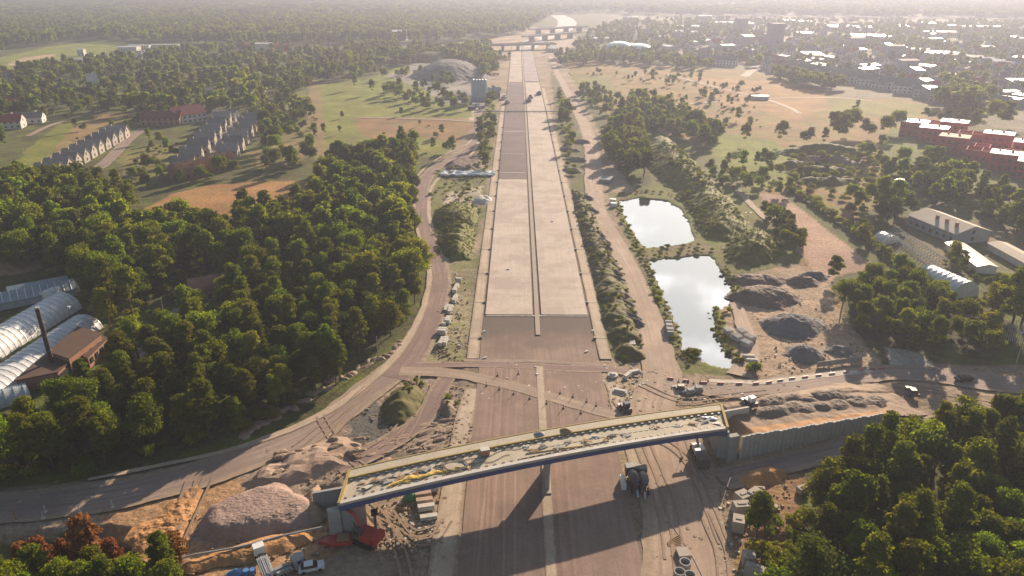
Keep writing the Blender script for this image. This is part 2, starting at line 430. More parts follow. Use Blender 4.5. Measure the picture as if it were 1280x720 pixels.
# colour zones: (photo outline, base colour, green patchiness, roughness amplitude, edge softness m)
FOREST = (.085, .085, .03); MEADOW = (.27, .165, .065); GREEN = (.13, .15, .03)
ZONES = [
    # far left fields
    ([(-40, 78), (0, 72), (60, 58), (130, 50), (200, 58), (180, 66), (100, 74), (60, 84), (-40, 92)], (.22, .24, .04), .5, .2, 8),
    ([(8, 79), (30, 72), (70, 67), (68, 72), (30, 78), (12, 83)], (.45, .33, .2), .1, .1, 4),
    ([(60, 78), (100, 72), (215, 62), (212, 68), (160, 76), (90, 84)], (.3, .3, .3), .1, .1, 3),
    ([(20, 205), (35, 185), (80, 150), (110, 142), (150, 150), (175, 168), (140, 170), (90, 190), (60, 220), (30, 240), (-20, 240)], (.19, .19, .035), .6, .3, 3),
    ([(85, 165), (120, 145), (150, 140), (160, 150), (110, 175), (60, 200)], (.3, .19, .09), .4, .3, 5),
    ([(150, 190), (185, 180), (225, 180), (300, 200), (250, 205), (190, 225), (150, 220)], (.2, .16, .06), .6, .3, 4),
    ([(178, 262), (215, 242), (262, 232), (330, 226), (392, 226), (402, 236), (372, 262), (262, 284), (200, 296), (172, 292)], (.36, .185, .075), .25, .3, 3),
    ([(300, 195), (380, 150), (400, 160), (380, 200), (330, 215)], (.22, .17, .07), .6, .3, 4),
    ([(392, 108), (445, 98), (500, 125), (590, 142), (598, 160), (588, 186), (560, 196), (520, 195), (465, 200), (400, 212), (378, 180), (392, 150)], (.2, .205, .035), .5, .25, 4),
    ([(385, 100), (398, 100), (412, 215), (385, 190)], (.26, .18, .08), .3, .2, 3),
    ([(440, 146), (595, 148), (597, 170), (585, 180), (530, 172), (470, 178), (450, 165)], (.27, .15, .07), .35, .3, 3),
    ([(440, 110), (500, 78), (560, 88), (590, 120), (592, 142), (500, 135)], (.19, .21, .035), .6, .3, 5),
    ([(-60, 330), (0, 322), (35, 320), (60, 335), (20, 345), (-60, 350)], (.28, .19, .1), .4, .3, 3),
    ([(-80, 110), (60, 102), (150, 104), (260, 108), (330, 112), (300, 120), (160, 118), (40, 122), (-80, 130)], (.13, .15, .03), .6, .2, 8),
    ([(180, 84), (300, 74), (350, 80), (320, 88), (220, 92)], (.17, .18, .035), .5, .2, 8),
    ([(330, 118), (385, 112), (380, 135), (335, 140)], (.16, .17, .035), .5, .2, 5),
    ([(870, 175), (930, 172), (1010, 190), (1000, 235), (930, 240), (885, 205)], (.17, .19, .03), .7, .3, 5),
    # right meadow
    ([(690, 68), (760, 78), (860, 84), (940, 88), (1010, 108), (1060, 122), (1130, 124), (1190, 136), (1230, 150), (1170, 160), (1130, 158), (1120, 200),
      (1130, 235), (1150, 250), (1080, 262), (1060, 290), (1110, 340), (1160, 420), (1010, 420), (960, 260), (900, 190), (840, 170), (760, 140), (715, 110)], MEADOW, .5, .3, 5),
    ([(700, 90), (760, 96), (790, 130), (730, 120)], (.2, .17, .05), .8, .3, 8),
    ([(860, 95), (1000, 105), (1050, 128), (1000, 150), (900, 130)], (.33, .19, .08), .15, .2, 8),
    ([(1030, 122), (1180, 132), (1130, 150), (1040, 140)], (.22, .19, .055), .5, .2, 6),
    ([(875, 160), (960, 175), (1010, 195), (985, 230), (930, 240), (890, 190)], (.19, .21, .03), .7, .3, 5),
    ([(985, 180), (1060, 175), (1130, 205), (1120, 240), (1010, 235)], (.24, .17, .065), .45, .5, 4),
    ([(1110, 150), (1180, 195), (1280, 240), (1340, 275), (1340, 300), (1180, 245), (1100, 225)], (.12, .14, .025), .7, .3, 4),
    # motorway corridor, bare ground both sides
    ([(628, 58), (690, 56), (704, 66), (716, 100), (742, 150), (770, 205), (800, 250), (848, 330), (860, 420), (870, 480), (860, 560), (900, 600), (950, 640), (1010, 730), (1010, 900),
      (180, 900), (250, 730), (200, 690), (230, 660), (300, 615), (370, 560), (455, 490), (500, 455), (520, 400), (548, 340), (530, 300), (515, 230), (560, 190), (600, 150), (606, 100)], (.31, .235, .165), .1, .35, 2.5),
    ([(545, 215), (560, 195), (612, 180), (606, 260), (592, 300), (545, 300), (530, 260)], (.17, .16, .07), .5, .4, 3),
    ([(560, 240), (603, 232), (598, 258), (556, 254)], (.48, .4, .3), .1, .4, 2),
    ([(592, 128), (606, 128), (604, 152), (588, 150)], (.48, .38, .29), 0, .2, 2),
    ([(598, 150), (622, 105), (618, 190), (608, 215), (598, 200)], (.18, .17, .06), .6, .3, 2),
    ([(688, 88), (712, 120), (732, 190), (745, 250), (790, 440), (762, 450), (735, 330), (712, 230), (694, 150)], (.13, .12, .06), .5, .5, 2),
    ([(545, 338), (590, 320), (604, 300), (592, 380), (580, 455), (535, 458), (548, 400)], (.27, .23, .14), .45, .4, 1.5),
    ([(640, 30), (700, 38), (720, 46), (716, 62), (690, 70), (640, 66), (600, 60), (560, 62), (560, 56), (620, 48)], (.4, .3, .2), .1, .2, 8),
    # industrial yard by the silos
    ([(480, 95), (520, 78), (560, 72), (600, 90), (610, 130), (590, 135), (545, 128), (530, 110)], (.27, .25, .22), .1, .3, 4),
    # left bottom: haul road bank, sandy ground
    ([(-260, 625), (0, 612), (110, 600), (250, 575), (360, 540), (440, 490), (500, 440), (540, 455), (600, 480), (585, 560), (560, 600), (450, 620), (360, 618), (300, 622), (225, 655), (0, 668), (-260, 690)], (.29, .225, .17), .05, .4, 1.5),
    ([(120, 640), (260, 590), (320, 600), (250, 650), (420, 640), (425, 690), (300, 740), (180, 760), (205, 690), (150, 670)], (.36, .22, .12), .05, .5, 1.5),
    ([(440, 520), (470, 500), (500, 520), (470, 560), (440, 560)], (.13, .12, .11), .05, .3, 1),
    ([(-260, 690), (150, 672), (210, 700), (190, 780), (-260, 840)], (.16, .11, .07), .4, .3, 2),
    # right: around the ponds and the yard
    ([(760, 240), (800, 242), (870, 245), (885, 300), (920, 340), (930, 470), (850, 470), (800, 340)], (.18, .15, .08), .6, .35, 2),
    ([(878, 180), (940, 240), (985, 300), (1000, 330), (920, 345), (880, 300), (810, 240), (820, 180)], (.15, .15, .05), .6, .3, 2),
    ([(938, 240), (978, 244), (1038, 288), (1090, 330), (1060, 352), (1028, 356), (1005, 322), (975, 282), (945, 256)], (.4, .26, .19), 0, .15, 1.2),
    ([(918, 240), (940, 232), (985, 292), (960, 275)], (.2, .18, .06), .6, .2, 1.5),
    ([(925, 345), (1000, 328), (1035, 350), (1060, 400), (1112, 450), (1090, 470), (920, 475), (900, 380)], (.36, .26, .18), .1, .5, 2),
    ([(1040, 345), (1120, 335), (1235, 390), (1255, 445), (1200, 465), (1100, 455), (1040, 370)], (.09, .08, .045), .4, .3, 2),
    ([(985, 236), (1030, 260), (1120, 325), (1130, 345), (1092, 332), (1040, 290), (982, 246)], (.08, .09, .03), .5, .2, 1.5),
    ([(835, 462), (920, 470), (1030, 462), (1120, 455), (1280, 455), (1500, 450), (1500, 500), (1290, 505), (1180, 540), (1080, 560), (980, 600), (935, 640), (880, 600), (830, 520)], (.3, .225, .155), 0, .4, 2),
    ([(1105, 432), (1150, 440), (1170, 460), (1110, 462)], (.42, .38, .32), 0, .15, 1.5),
    ([(900, 590), (1010, 590), (1000, 640), (980, 720), (1000, 860), (925, 860), (915, 640)], (.26, .15, .08), .3, .35, 1.5),
    ([(1130, 270), (1180, 250), (1330, 310), (1330, 345), (1240, 345), (1150, 330)], (.17, .14, .08), .5, .25, 2),
]

def build_ground():
    ny, nx = 1150, 720
    yy = 62 * np.exp(np.linspace(0, math.log(11500 / 62), ny))
    uu = np.linspace(-1, 1, nx)
    Y = np.repeat(yy[:, None], nx, 1); X = uu[None] * (95 + 1.0 * Y)
    col = np.empty((ny, nx, 4)); col[..., :3] = FOREST; col[..., 3] = .5
    amp = np.full((ny, nx), .35)
    # the town: pale, dusty ground between the houses
    town = atl([(765, 12), (1400, 14), (1400, 160), (1280, 165), (1180, 145), (1090, 130), (1010, 112), (930, 96), (860, 84), (770, 80)])
    zl = [(town, (.22, .19, .14), .5, .3, 25)] + [(atl(z[0]),) + tuple(z[1:]) for z in ZONES]
    wx = (fbm(X * .12, Y * .12, 3) - .5); wf = (fbm(X * .02 + 5, Y * .02, 3) - .5)
    for poly, c, g, am, soft in zl:
        xs = [p[0] for p in poly]; ys = [p[1] for p in poly]; q = soft * 1.5
        m = (X > min(xs) - q) & (X < max(xs) + q) & (Y > min(ys) - q) & (Y < max(ys) + q)
        if not m.any(): continue
        x, y = X[m], Y[m]
        d = edge_dist(poly, x, y) * np.where(inside(poly, x, y), 1, -1) + wx[m] * soft * 1.6 + wf[m] * soft
        a = np.clip(d / (soft * .35) + .5, 0, 1)[:, None]
        cc = col[m]; cc = cc * (1 - a) + np.array([*c, g])[None] * a; col[m] = cc
        amp[m] = amp[m] * (1 - a[:, 0]) + am * a[:, 0]
    fade = np.clip(1.3 - Y / 700, 0, 1)
    n1 = fbm(X * .5, Y * .5, 4) * fade
    Z = height(X, Y) - .03 - amp * n1
    # keep it calm under the motorway
    mw = (np.abs(X - 5.9) < 20) & (Y < 1200)
    Z = np.where(mw, -.06, Z)
    m, nt, b = nodes('ground_soil_and_grass')
    p = worldpos(nt)
    at_ = nt.nodes.new('ShaderNodeAttribute'); at_.attribute_name = 'zone'
    base = at_.outputs['Color']
    big = ramp(nt, noise(nt, p, .035, 6), .35, .65, (.72, .72, .72), (1.25, 1.25, 1.25))
    c = mixc(nt, 1.0, base, big, 'MULTIPLY')
    fine = ramp(nt, noise(nt, p, .9, 7, .7), .3, .7, (.6, .6, .6), (1.4, 1.4, 1.4))
    c = mixc(nt, 1.0, c, fine, 'MULTIPLY')
    gm = ramp(nt, noise(nt, p, .055, 7, .7), .48, .56)
    mg = N(nt, 'ShaderNodeMath', _operation='MULTIPLY'); nt.links.new(gm, mg.inputs[0]); nt.links.new(at_.outputs['Alpha'], mg.inputs[1])
    gcol = mixc(nt, ramp(nt, noise(nt, p, .25, 4), .35, .65), (.08, .115, .016), (.2, .235, .03))
    c = mixc(nt, mg.outputs[0], c, gcol)
    nt.links.new(c, b.inputs['Base Color']); b.inputs['Roughness'].default_value = .95
    b.inputs['Specular IOR Level'].default_value = .15
    bump(nt, b, noise(nt, p, .8, 8, .7), .8, .5)
    g = link('ground', grid_mesh('ground', X, Y, Z, None, m, True, col)); tag(g, kind='structure')
    t = MB(); t.add([(-13000, -3000, -3.4), (13000, -3000, -3.4), (13000, 13000, -3.4), (-13000, 13000, -3.4)], [(0, 1, 2, 3)])
    tag(t.build('outer_ground', M('outer_grass', (.1, .11, .05), (.07, .075, .035), scale=.01, bs=0)), kind='structure')
build_ground()

def water(name, poly, label):
    mw, nt, b = (MATS['water'], None, None) if 'water' in MATS else nodes('pond_water')
    if nt:
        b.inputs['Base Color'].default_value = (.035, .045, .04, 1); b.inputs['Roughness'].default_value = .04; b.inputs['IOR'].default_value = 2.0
        bump(nt, b, noise(nt, worldpos(nt), .5, 3), .04, .05); MATS['water'] = mw
    cx = sum(p[0] for p in poly) / len(poly); cy = sum(p[1] for p in poly) / len(poly)
    q = [(cx + (x - cx) * 1.15, cy + (y - cy) * 1.15) for x, y in poly]
    me = MB().add([(x, y, -.6) for x, y in q], [tuple(range(len(q)))]).mesh(name, mw)
    if me.polygons[0].normal.z < 0: me.flip_normals()
    tag(link(name, me), kind='structure')
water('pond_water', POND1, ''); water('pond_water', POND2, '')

# ================================================================== ROADS
rd0 = random.Random(11)
sub = roadmat('subbase', (.265, .183, .143), (.22, .152, .12), .55, wet=(174, 192, (.105, .078, .066)))
slab = roadmat('concrete_pavement', (.48, .4, .335), (.45, .37, .31), .2, joints=5)
asph = roadmat('brown_asphalt', (.15, .105, .105), (.125, .09, .09), .3, joints=4)
asph2 = roadmat('grey_lane', (.36, .29, .28), (.31, .25, .24), .3)
verge = roadmat('compacted_verge', (.45, .36, .27), (.38, .3, .22), .5, edge=(.31, .235, .165))
haul = roadmat('haul_road', (.31, .235, .195), (.25, .19, .16), .9, edge=(.31, .235, .165))
haul_l = roadmat('haul_road_light', (.37, .275, .21), (.3, .225, .175), .9, edge=(.31, .235, .165))
haul_d = roadmat('haul_road_brown', (.26, .175, .15), (.21, .145, .125), .9, edge=(.31, .235, .165))
def straight(name, x0, x1, y0, y1, z, mat, thick=0, wob=.05, step=6):
    n = max(2, int((y1 - y0) / 40))
    return ribbon(name, [((x0 + x1) / 2, y0 + (y1 - y0) * i / n) for i in range(n + 1)], x1 - x0, z, mat, step, 6, wob, thick=thick)
straight('road_subbase', -9.9, 21.7, 40, 199.5, .06, sub, .0, .12)
straight('road_subbase', -10.0, 21.8, 199, 1150, .05, M('gutter_soil', (.16, .13, .1), (.11, .09, .075), scale=.5, bs=.3), 0, .1, 12)
straight('concrete_carriageway', -9.5, 4.7, 199.5, 361, .36, slab, .3, .02)
straight('concrete_carriageway', 7.3, 21.2, 199.5, 740, .36, slab, .3, .02)
straight('asphalt_carriageway', -9.5, 4.7, 361, 735, .33, asph, .27, .02)
straight('concrete_carriageway', -9.0, 4.6, 742, 1150, .33, roadmat('pinkish_lane', (.45, .35, .29), (.4, .31, .26), .3), .27, .1, 12)
straight('asphalt_carriageway', 7.0, 21.0, 748, 1150, .33, asph2, .27, .1, 12)
straight('road_median', 5.0, 6.9, 40, 168, .13, verge, .05, .12)
straight('road_median', 5.35, 6.65, 186, 1100, .3, M('median_concrete', (.38, .31, .255), (.32, .26, .215), scale=.2, bs=.3), .1, .05)
straight('road_joint_strip', -9.4, 21.1, 198.6, 199.5, .2, M('pale_joint', (.55, .48, .4), scale=.6, bs=.1), .1, .02)
straight('verge_strip', -13.4, -10.2, 172, 620, .2, verge, .15, .12)
straight('verge_strip', 22.0, 25.2, 172, 700, .2, verge, .15, .15)
ribbon('verge_strip', atl([(548, 742), (562, 640), (577, 545), (590, 486)]), [4.6, 4.6, 4.4, 3.8], .05, verge, 2, 6, .3)
ribbon('verge_strip', atl([(835, 742), (818, 660), (800, 590), (783, 540), (765, 478)]), [3.2, 3.2, 3.4, 3.4, 3.6], .05, verge, 2, 6, .3)
# pale transverse bands across the asphalt
for yy, ww in ((488, 1.6), (375, .8), (420, .5), (735, 3.0)):
    straight('road_joint_strip', -9.3, 4.6, yy, yy + ww, .345, MATS['pale_joint'], .02, .02)
# motorway beyond the far bridge, curving away to the right
ribbon('distant_road', atl([(655, 61), (668, 52), (690, 43), (706, 35), (708, 26), (697, 19)]), [34, 34, 36, 40, 44, 40], .25, roadmat('pale_distant_road', (.6, .55, .5), (.55, .5, .45), .2), 20, 6, 2)
ribbon('slip_road', atl([(668, 72), (690, 66), (705, 56), (716, 46)]), [10, 12, 14, 14], .3, haul_l, 15, 4, 1)
ribbon('slip_road', atl([(640, 64), (655, 56), (670, 48), (640, 50), (600, 54)]), [12, 12, 12, 10, 10], .28, haul_l, 15, 4, 1)
ribbon('cross_road', atl([(500, 56), (560, 57), (600, 56), (690, 54), (718, 50)]), 14, .27, haul_l, 20, 4, 1)
ribbon('cross_road', atl([(640, 41), (690, 40), (740, 38)]), 22, .26, haul_l, 20, 4, 2)
# haul roads
ribbon('service_road', atl([(598, 142), (598, 165), (584, 188), (556, 202), (533, 222), (526, 250), (530, 285), (541, 315), (549, 345), (545, 375), (534, 410), (512, 448), (488, 472)]),
       [6, 6, 6, 6, 7, 7, 7, 7, 8, 8.5, 8, 9.5, 12], .09, haul_d, 2, 8, .3)
ribbon('service_road_kerb', atl([(597, 165), (583, 181), (552, 196), (524, 218), (518, 250), (521, 285), (530, 312), (537, 340), (533, 372), (521, 404), (499, 440), (468, 472), (420, 508), (372, 533), (310, 556), (250, 572), (110, 600)]),
       [1.2] * 6 + [1.5, 1.8, 2, 2.2, 2.4, 2.4, 2.4, 2.2, 2, 1.6, 1.2], .16, verge, 2, 3, .25)
ribbon('service_road_kerb', atl([(603, 165), (590, 192), (562, 212), (541, 232), (536, 262), (541, 290)]), 1.8, .14, MATS['compacted_verge'], 2, 3, .3)
ribbon('haul_road', atl([(508, 458), (470, 480), (430, 512), (380, 545), (310, 572), (230, 598), (130, 620), (0, 635), (-160, 648)]), [9, 9, 9, 9, 9.5, 10, 10, 10, 10], .06, haul, 2, 10, .5)
ribbon('crossing_track', atl([(500, 464), (560, 466), (620, 478), (680, 494), (740, 512), (790, 525)]), [5, 4.5, 4, 4, 3.6, 3], .12, haul_l, 1.5, 6, .35)
ribbon('crossing_track', atl([(520, 457), (620, 456), (700, 460), (760, 462), (800, 468)]), [3, 3, 3.5, 3.5, 4], .10, haul_d, 1.5, 6, .35)
ribbon('crossing_track', atl([(580, 450), (680, 452), (760, 458)]), [1.6, 1.6, 1.6], .115, haul, 1.5, 4, .3)
ribbon('crossing_track', atl([(566, 462), (548, 490), (532, 520), (500, 545), (455, 570), (420, 585)]), [4, 5, 5.5, 6, 6, 5], .07, haul_d, 1.5, 8, .4)
ribbon('dirt_road', atl([(687, 68), (696, 90), (712, 120), (732, 160), (741, 195), (742, 230), (748, 262), (768, 300), (790, 345), (806, 390), (818, 430), (828, 475), (815, 510), (840, 560), (850, 620), (860, 740)]),
       [6, 6, 7, 8, 9, 9, 7, 7, 8, 9, 9.5, 10, 11, 14, 15, 15], .07, roadmat('dirt_road_pink', (.4, .29, .22), (.34, .245, .185), .9, edge=(.31, .235, .165)), 2.5, 8, .6)
ribbon('site_track', atl([(830, 478), (900, 488), (960, 484), (1040, 474), (1110, 466), (1180, 470), (1260, 480), (1420, 490)]), [6, 7, 8, 8, 8, 9, 10, 10], .1, haul, 2, 8, .6)
ribbon('site_track', atl([(885, 476), (960, 478), (1040, 468), (1090, 464)]), [1.6, 2.2, 2.2, 1.4], .15, MATS['pale_joint'], 2, 4, .35)
ribbon('site_track', atl([(900, 600), (960, 585), (1040, 565), (1110, 545), (1180, 525)]), [7, 6, 6, 5, 5], .09, haul, 2, 8, .5)
ribbon('site_track', atl([(925, 470), (938, 440), (928, 400), (918, 378)]), [7, 5, 4.5, 3], .11, MATS['dirt_road_pink'], 2, 6, .5)
ribbon('country_track', atl([(445, 147), (500, 148), (560, 150), (598, 153)]), 4, .09, haul_l, 5, 4, .4)
ribbon('country_track', atl([(700, 128), (820, 132), (940, 124), (1040, 122), (1090, 126)]), 4, .09, haul_l, 8, 4, .4)
ribbon('country_track', atl([(830, 92), (900, 110), (950, 122), (985, 134), (1000, 142)]), 4, .09, haul_l, 8, 4, .4)
ribbon('country_track', atl([(35, 170), (60, 158), (90, 148), (130, 138)]), 4, .09, haul_l, 5, 4, .4)
ribbon('country_track', atl([(922, 238), (945, 262), (960, 275)]), 3, .1, haul_l, 3, 4, .3)
ribbon('village_street', atl([(85, 232), (130, 205), (160, 175), (180, 160)]), 7, .1, haul, 5, 4, .3)
ribbon('village_street', atl([(262, 210), (275, 185), (290, 160), (300, 145)]), 10, .1, haul, 5, 4, .3)
ribbon('woodland_lane', atl([(165, 455), (200, 415), (225, 385)]), 4, .08, haul, 3, 4, .4)

for i in range(7):
    x0 = rd0.uniform(-8, 20); x0 += 2.5 if 4 < x0 < 7.5 else 0
    pts = [(x0 + rd0.uniform(-1.2, 1.2) * k / 3, 60 + k * 36) for k in range(4)]
    for o_ in (-1, 1): ribbon('tyre_track', pts, .5, .068 + .003 * i + (.0015 if o_ > 0 else 0), roadmat('bed_track_%d' % (i % 3), [(.29, .19, .15), (.235, .15, .118), (.31, .21, .165)][i % 3], [(.25, .165, .128), (.21, .135, .105), (.26, .175, .138)][i % 3], .3) if i < 3 else MATS['bed_track_%d' % (i % 3)], 1.5, 2, .16, off=o_) 
TN = [0]
trk = M('tyre_track_soil', (.27, .19, .14), (.33, .24, .175), scale=.6, bs=.5, bd=.1, fine=3)
for pts in ([(470, 640), (500, 655), (520, 668), (548, 660)], [(455, 620), (478, 650), (500, 690), (510, 730)], [(486, 640), (510, 672), (540, 676), (560, 650)], [(800, 560), (815, 600), (830, 650), (838, 700)], [(808, 556), (826, 600), (842, 650), (852, 730)],
            [(850, 545), (862, 580), (880, 620), (905, 680)], [(770, 500), (800, 540), (842, 560), (880, 600)], [(400, 520), (425, 560), (460, 590)], [(470, 480), (440, 515), (400, 555), (330, 600)], [(460, 484), (420, 520), (370, 560)],
            [(520, 470), (512, 510), (490, 545), (440, 575)], [(536, 478), (520, 520), (500, 556)], [(800, 480), (850, 500), (900, 496), (960, 490)], [(880, 640), (900, 690), (905, 740)], [(1120, 480), (1200, 492), (1280, 500)], [(240, 600), (225, 640), (205, 680)], [(262, 596), (240, 640), (222, 680)]):
    TN[0] += 1
    for o_ in (-.9, .9): ribbon('tyre_track', atl(pts), .45, .13 + .0045 * TN[0] + (.002 if o_ > 0 else 0), trk, 1.2, 2, .12, off=o_)
# dark wheel ruts and cable ducts crossing under the deck
def line(name, pts, r, mat, z=.15, label=None, cat=None, group=None):
    o = MB().tube([(x, y, z + h1(x, y)) for x, y in spline(atl(pts), 2)[:, :2]], r, 6).build(name, mat)
    return tag(o, label, cat, group)

# ================================================================== THE BRIDGE
BO = (6.0, 121.0, 0)
def bp(t, s, dz):
    nx_, ny_ = -31.5 + 75.3 * t, 104.2 + 24.4 * t
    fx_, fy_ = -31.6 + 76.3 * t, 113.9 + 23.7 * t
    return (nx_ + (fx_ - nx_) * s - BO[0], ny_ + (fy_ - ny_) * s - BO[1], 7.3 + 1.3 * (1 - (2 * t - 1) ** 2) + dz)
def bw(t, s, dz=0):
    p = bp(t, s, dz); return (p[0] + BO[0], p[1] + BO[1], p[2])
def sweep(prof, t0=0, t1=1, n=40):
    m = MB(); k = len(prof); vs = []; fs = []
    for i in range(n + 1):
        vs += [bp(t0 + (t1 - t0) * i / n, s, z) for s, z in prof]
    for i in range(n):
        for j in range(k):
            a, b2 = i * k + j, i * k + (j + 1) % k
            fs.append((a, b2, b2 + k, a + k))
    fs += [tuple(range(k)), tuple(range(n * k, n * k + k))[::-1]]
    m.add(vs, fs); return m
def rect(s0, s1, z0, z1): return [(s0, z0), (s1, z0), (s1, z1), (s0, z1)]
br = thing('road_bridge', 'long unfinished concrete bridge with blue girders carried across the motorway site', 'bridge', BO)
sweep(rect(.0, 1, -.35, 0)).build('deck', deckmat, br)
sweep(rect(-.01, .085, .003, .28)).build('edge_beam', conc_white, br)
sweep(rect(.755, 1.0, .003, .38)).build('walkway', deckmat, br)
sweep(rect(.715, .75, .003, .42)).build('edge_formwork', yellow_form, br)
sweep(rect(.985, 1.015, .385, .46)).build('edge_formwork', yellow_form, br)
for s in (.015, .25, .5, .75, .96): sweep(rect(s, s + .03, -1.45, -.355)).build('girder', blue_paint, br)
for t in (-.003, .995): sweep(rect(.0, 1, -.3, .5), t, t + .007, 1).build('end_formwork', yellow_form, br)
cme = MB().box((0, 0, .004), (.55, .42, .28)).mesh('connector_block', steel)
for i in range(48):
    t = .012 + i * .0207
    for s in (.125, .665): link('connector_block', cme, br, bp(t, s, 0), .31)
m = MB()
for i in range(70):
    t = .45 + i * .0075
    x, y, z = bp(t, .4 + .02 * (i % 2), 0)
    if i % 2 == 0: m.box((x, y, z + .006), (.9, .12, .05), .31)
m.build('joint_marks', steel, br)
# pier on the median
m = MB()
m.prism([(-.4, -3.6), (.4, -3.6), (.55, -2.8), (.55, 2.8), (.4, 3.6), (-.4, 3.6), (-.55, 2.8), (-.55, -2.8)], 0.05, 7.0)
m.box((0, 0, 6.6), (1.2, 8.6, .5))
m.build('pier', conc_grey, br, (0.05, .2, 0), .0)
MB().box((0, 0, .05), (1.6, 9.5, .3)).build('pier_footing', conc, br, (0.05, .2, 0))
def abut(t, sg):
    m = MB(); a = bp(t, .04, 0); b2 = bp(t, .97, 0)
    cx, cy = (a[0] + b2[0]) / 2, (a[1] + b2[1]) / 2; L = math.hypot(b2[0] - a[0], b2[1] - a[1])
    m.box((cx, cy, -2), (1.9, L, 7.4), 0)
    m.box((cx + sg * .9, cy, -2), (.5, L * .98, 8.4), 0)
    m.build('abutment', conc_grey, br)
    # wing wall at the near corner
    MB().box((a[0] + sg * 2.3, a[1] - .3, -2), (2.2, 1.2, 8.0), .3).build('wing_wall', conc_grey, br)
    if sg > 0: MB().box((b2[0] + sg * 4.2, b2[1] + 1.2, -2), (7.5, .5, 8.0), .3).build('wing_wall', conc_white, br)
    else: MB().box((b2[0] - 4.4, b2[1] - .6, -2), (8.0, .6, 5.6), .3).build('wing_wall', conc_grey, br)
abut(.985, 1); abut(.015, -1)
o = MB().box((2.9, -14.6, -2.2), (.01, .01, .01)).build('bearing', steel, br)
bpy.data.objects.remove(o)
MB().box((bp(.055, .05, 0)[0] - 1.2, bp(.055, .05, 0)[1] + .3, -.5), (2.4, 1.0, 6.0), .3).build('column', M('pinkish_concrete', (.42, .3, .27), (.36, .26, .24), bs=.1), br)

# things lying on the deck
rd = random.Random(3)
def on_deck(t, s): return bw(t, s, .02)
ANG = .31
for i, (t, s, l, w, mt, lb) in enumerate([
    (.20, .28, 9, 1.0, tarp_yel, 'long crumpled yellow sheet lying at the left part of the bridge deck'),
    (.13, .22, 4, .9, tarp_yel, 'short crumpled yellow sheet nearest the left end of the bridge deck'),
    (.27, .25, 5, .7, yellow_form, 'ochre sheet beside the coiled hose on the bridge deck'),
    (.955, .5, 2.6, 1.6, tarp_blue, 'blue grey plastic sheet heaped at the right end of the bridge deck')]):
    x, y, z = on_deck(t, s)
    gx = np.linspace(-l / 2, l / 2, 26); gy = np.linspace(-w / 2, w / 2, 10)
    X, Y = np.meshgrid(gx, gy); Z = .08 + .35 * fbm(X * 1.5 + i * 9, Y * 1.5, 3) * (1 - (2 * Y / w) ** 2 * .6)
    X2 = X + .3 * np.sin(Y * 3 + i); Y2 = Y + .3 * np.sin(X * 1.3 + i)
    o = link('plastic_sheet', grid_mesh('plastic_sheet', X2, Y2, Z, None, mt, False), None, (x, y, z), ANG)
    tag(o, lb, 'sheet', 'sheets on the bridge deck')
# coiled hose and cables
x, y, z = on_deck(.262, .40)
pts = [(1.9 * math.cos(a) * (1 + .02 * a), 1.5 * math.sin(a) * (1 + .02 * a), .08 + .015 * a) for a in np.linspace(0, 6 * math.pi, 90)]
tag(MB().tube(pts, .07, 6).build('coiled_hose', steel, None, (x, y, z)), 'dark hose coiled in rings on the left half of the bridge deck', 'hose')
for i, (t0, t1, s0, s1, lb, mt) in enumerate([
    (.27, .47, .45, .6, 'dark hose running from the coil towards the middle of the bridge deck', steel),
    (.25, .40, .2, .35, 'thin dark cable lying beside the yellow sheet on the bridge deck', steel),
    (.42, .66, .15, .22, 'long rusty steel bar bundle laid along the middle of the bridge deck', timber),
    (.44, .60, .3, .2, 'ochre timber length laid slantwise on the middle of the bridge deck', yellow_form),
    (.06, .2, .4, .55, 'looping grey cable near the left end of the bridge deck', steel),
    (.04, .24, .25, .42, 'tangled dark rope on the far left of the bridge deck', steel)]):
    pts = []
    for k in range(30):
        q = k / 29; X_, Y_, Z_ = on_deck(t0 + (t1 - t0) * q, s0 + (s1 - s0) * q + (.05 * math.sin(q * 14 + i) if i not in (2, 3) else 0))
        pts.append((X_, Y_, Z_ + .07))
    x0, y0, z0 = pts[0]
    tag(MB().tube([(a - x0, b_ - y0, c - z0) for a, b_, c in pts], .09 if i in (2, 3) else .05, 5).build('cable' if i not in (2, 3) else 'bar_bundle', mt, None, (x0, y0, z0)), lb, 'cable' if i not in (2, 3) else 'bar bundle')
# generator crate
x, y, z = on_deck(.335, .56)
t_ = thing('generator', 'square brown boxed generator standing on the bridge deck', 'generator', (x, y, z), ANG)
MB().box((0, 0, .12), (1.7, 1.2, 1.2)).build('housing', M('brown_housing', (.4, .24, .16), bs=.1), t_)
MB().box((0, 0, 1.33), (1.8, 1.3, .08)).build('lid', conc_white, t_)
mm = MB(); [mm.box((sx * .6, 0, 0), (.15, 1.3, .12)) for sx in (-1, 1)]; mm.build('skid', steel, t_)
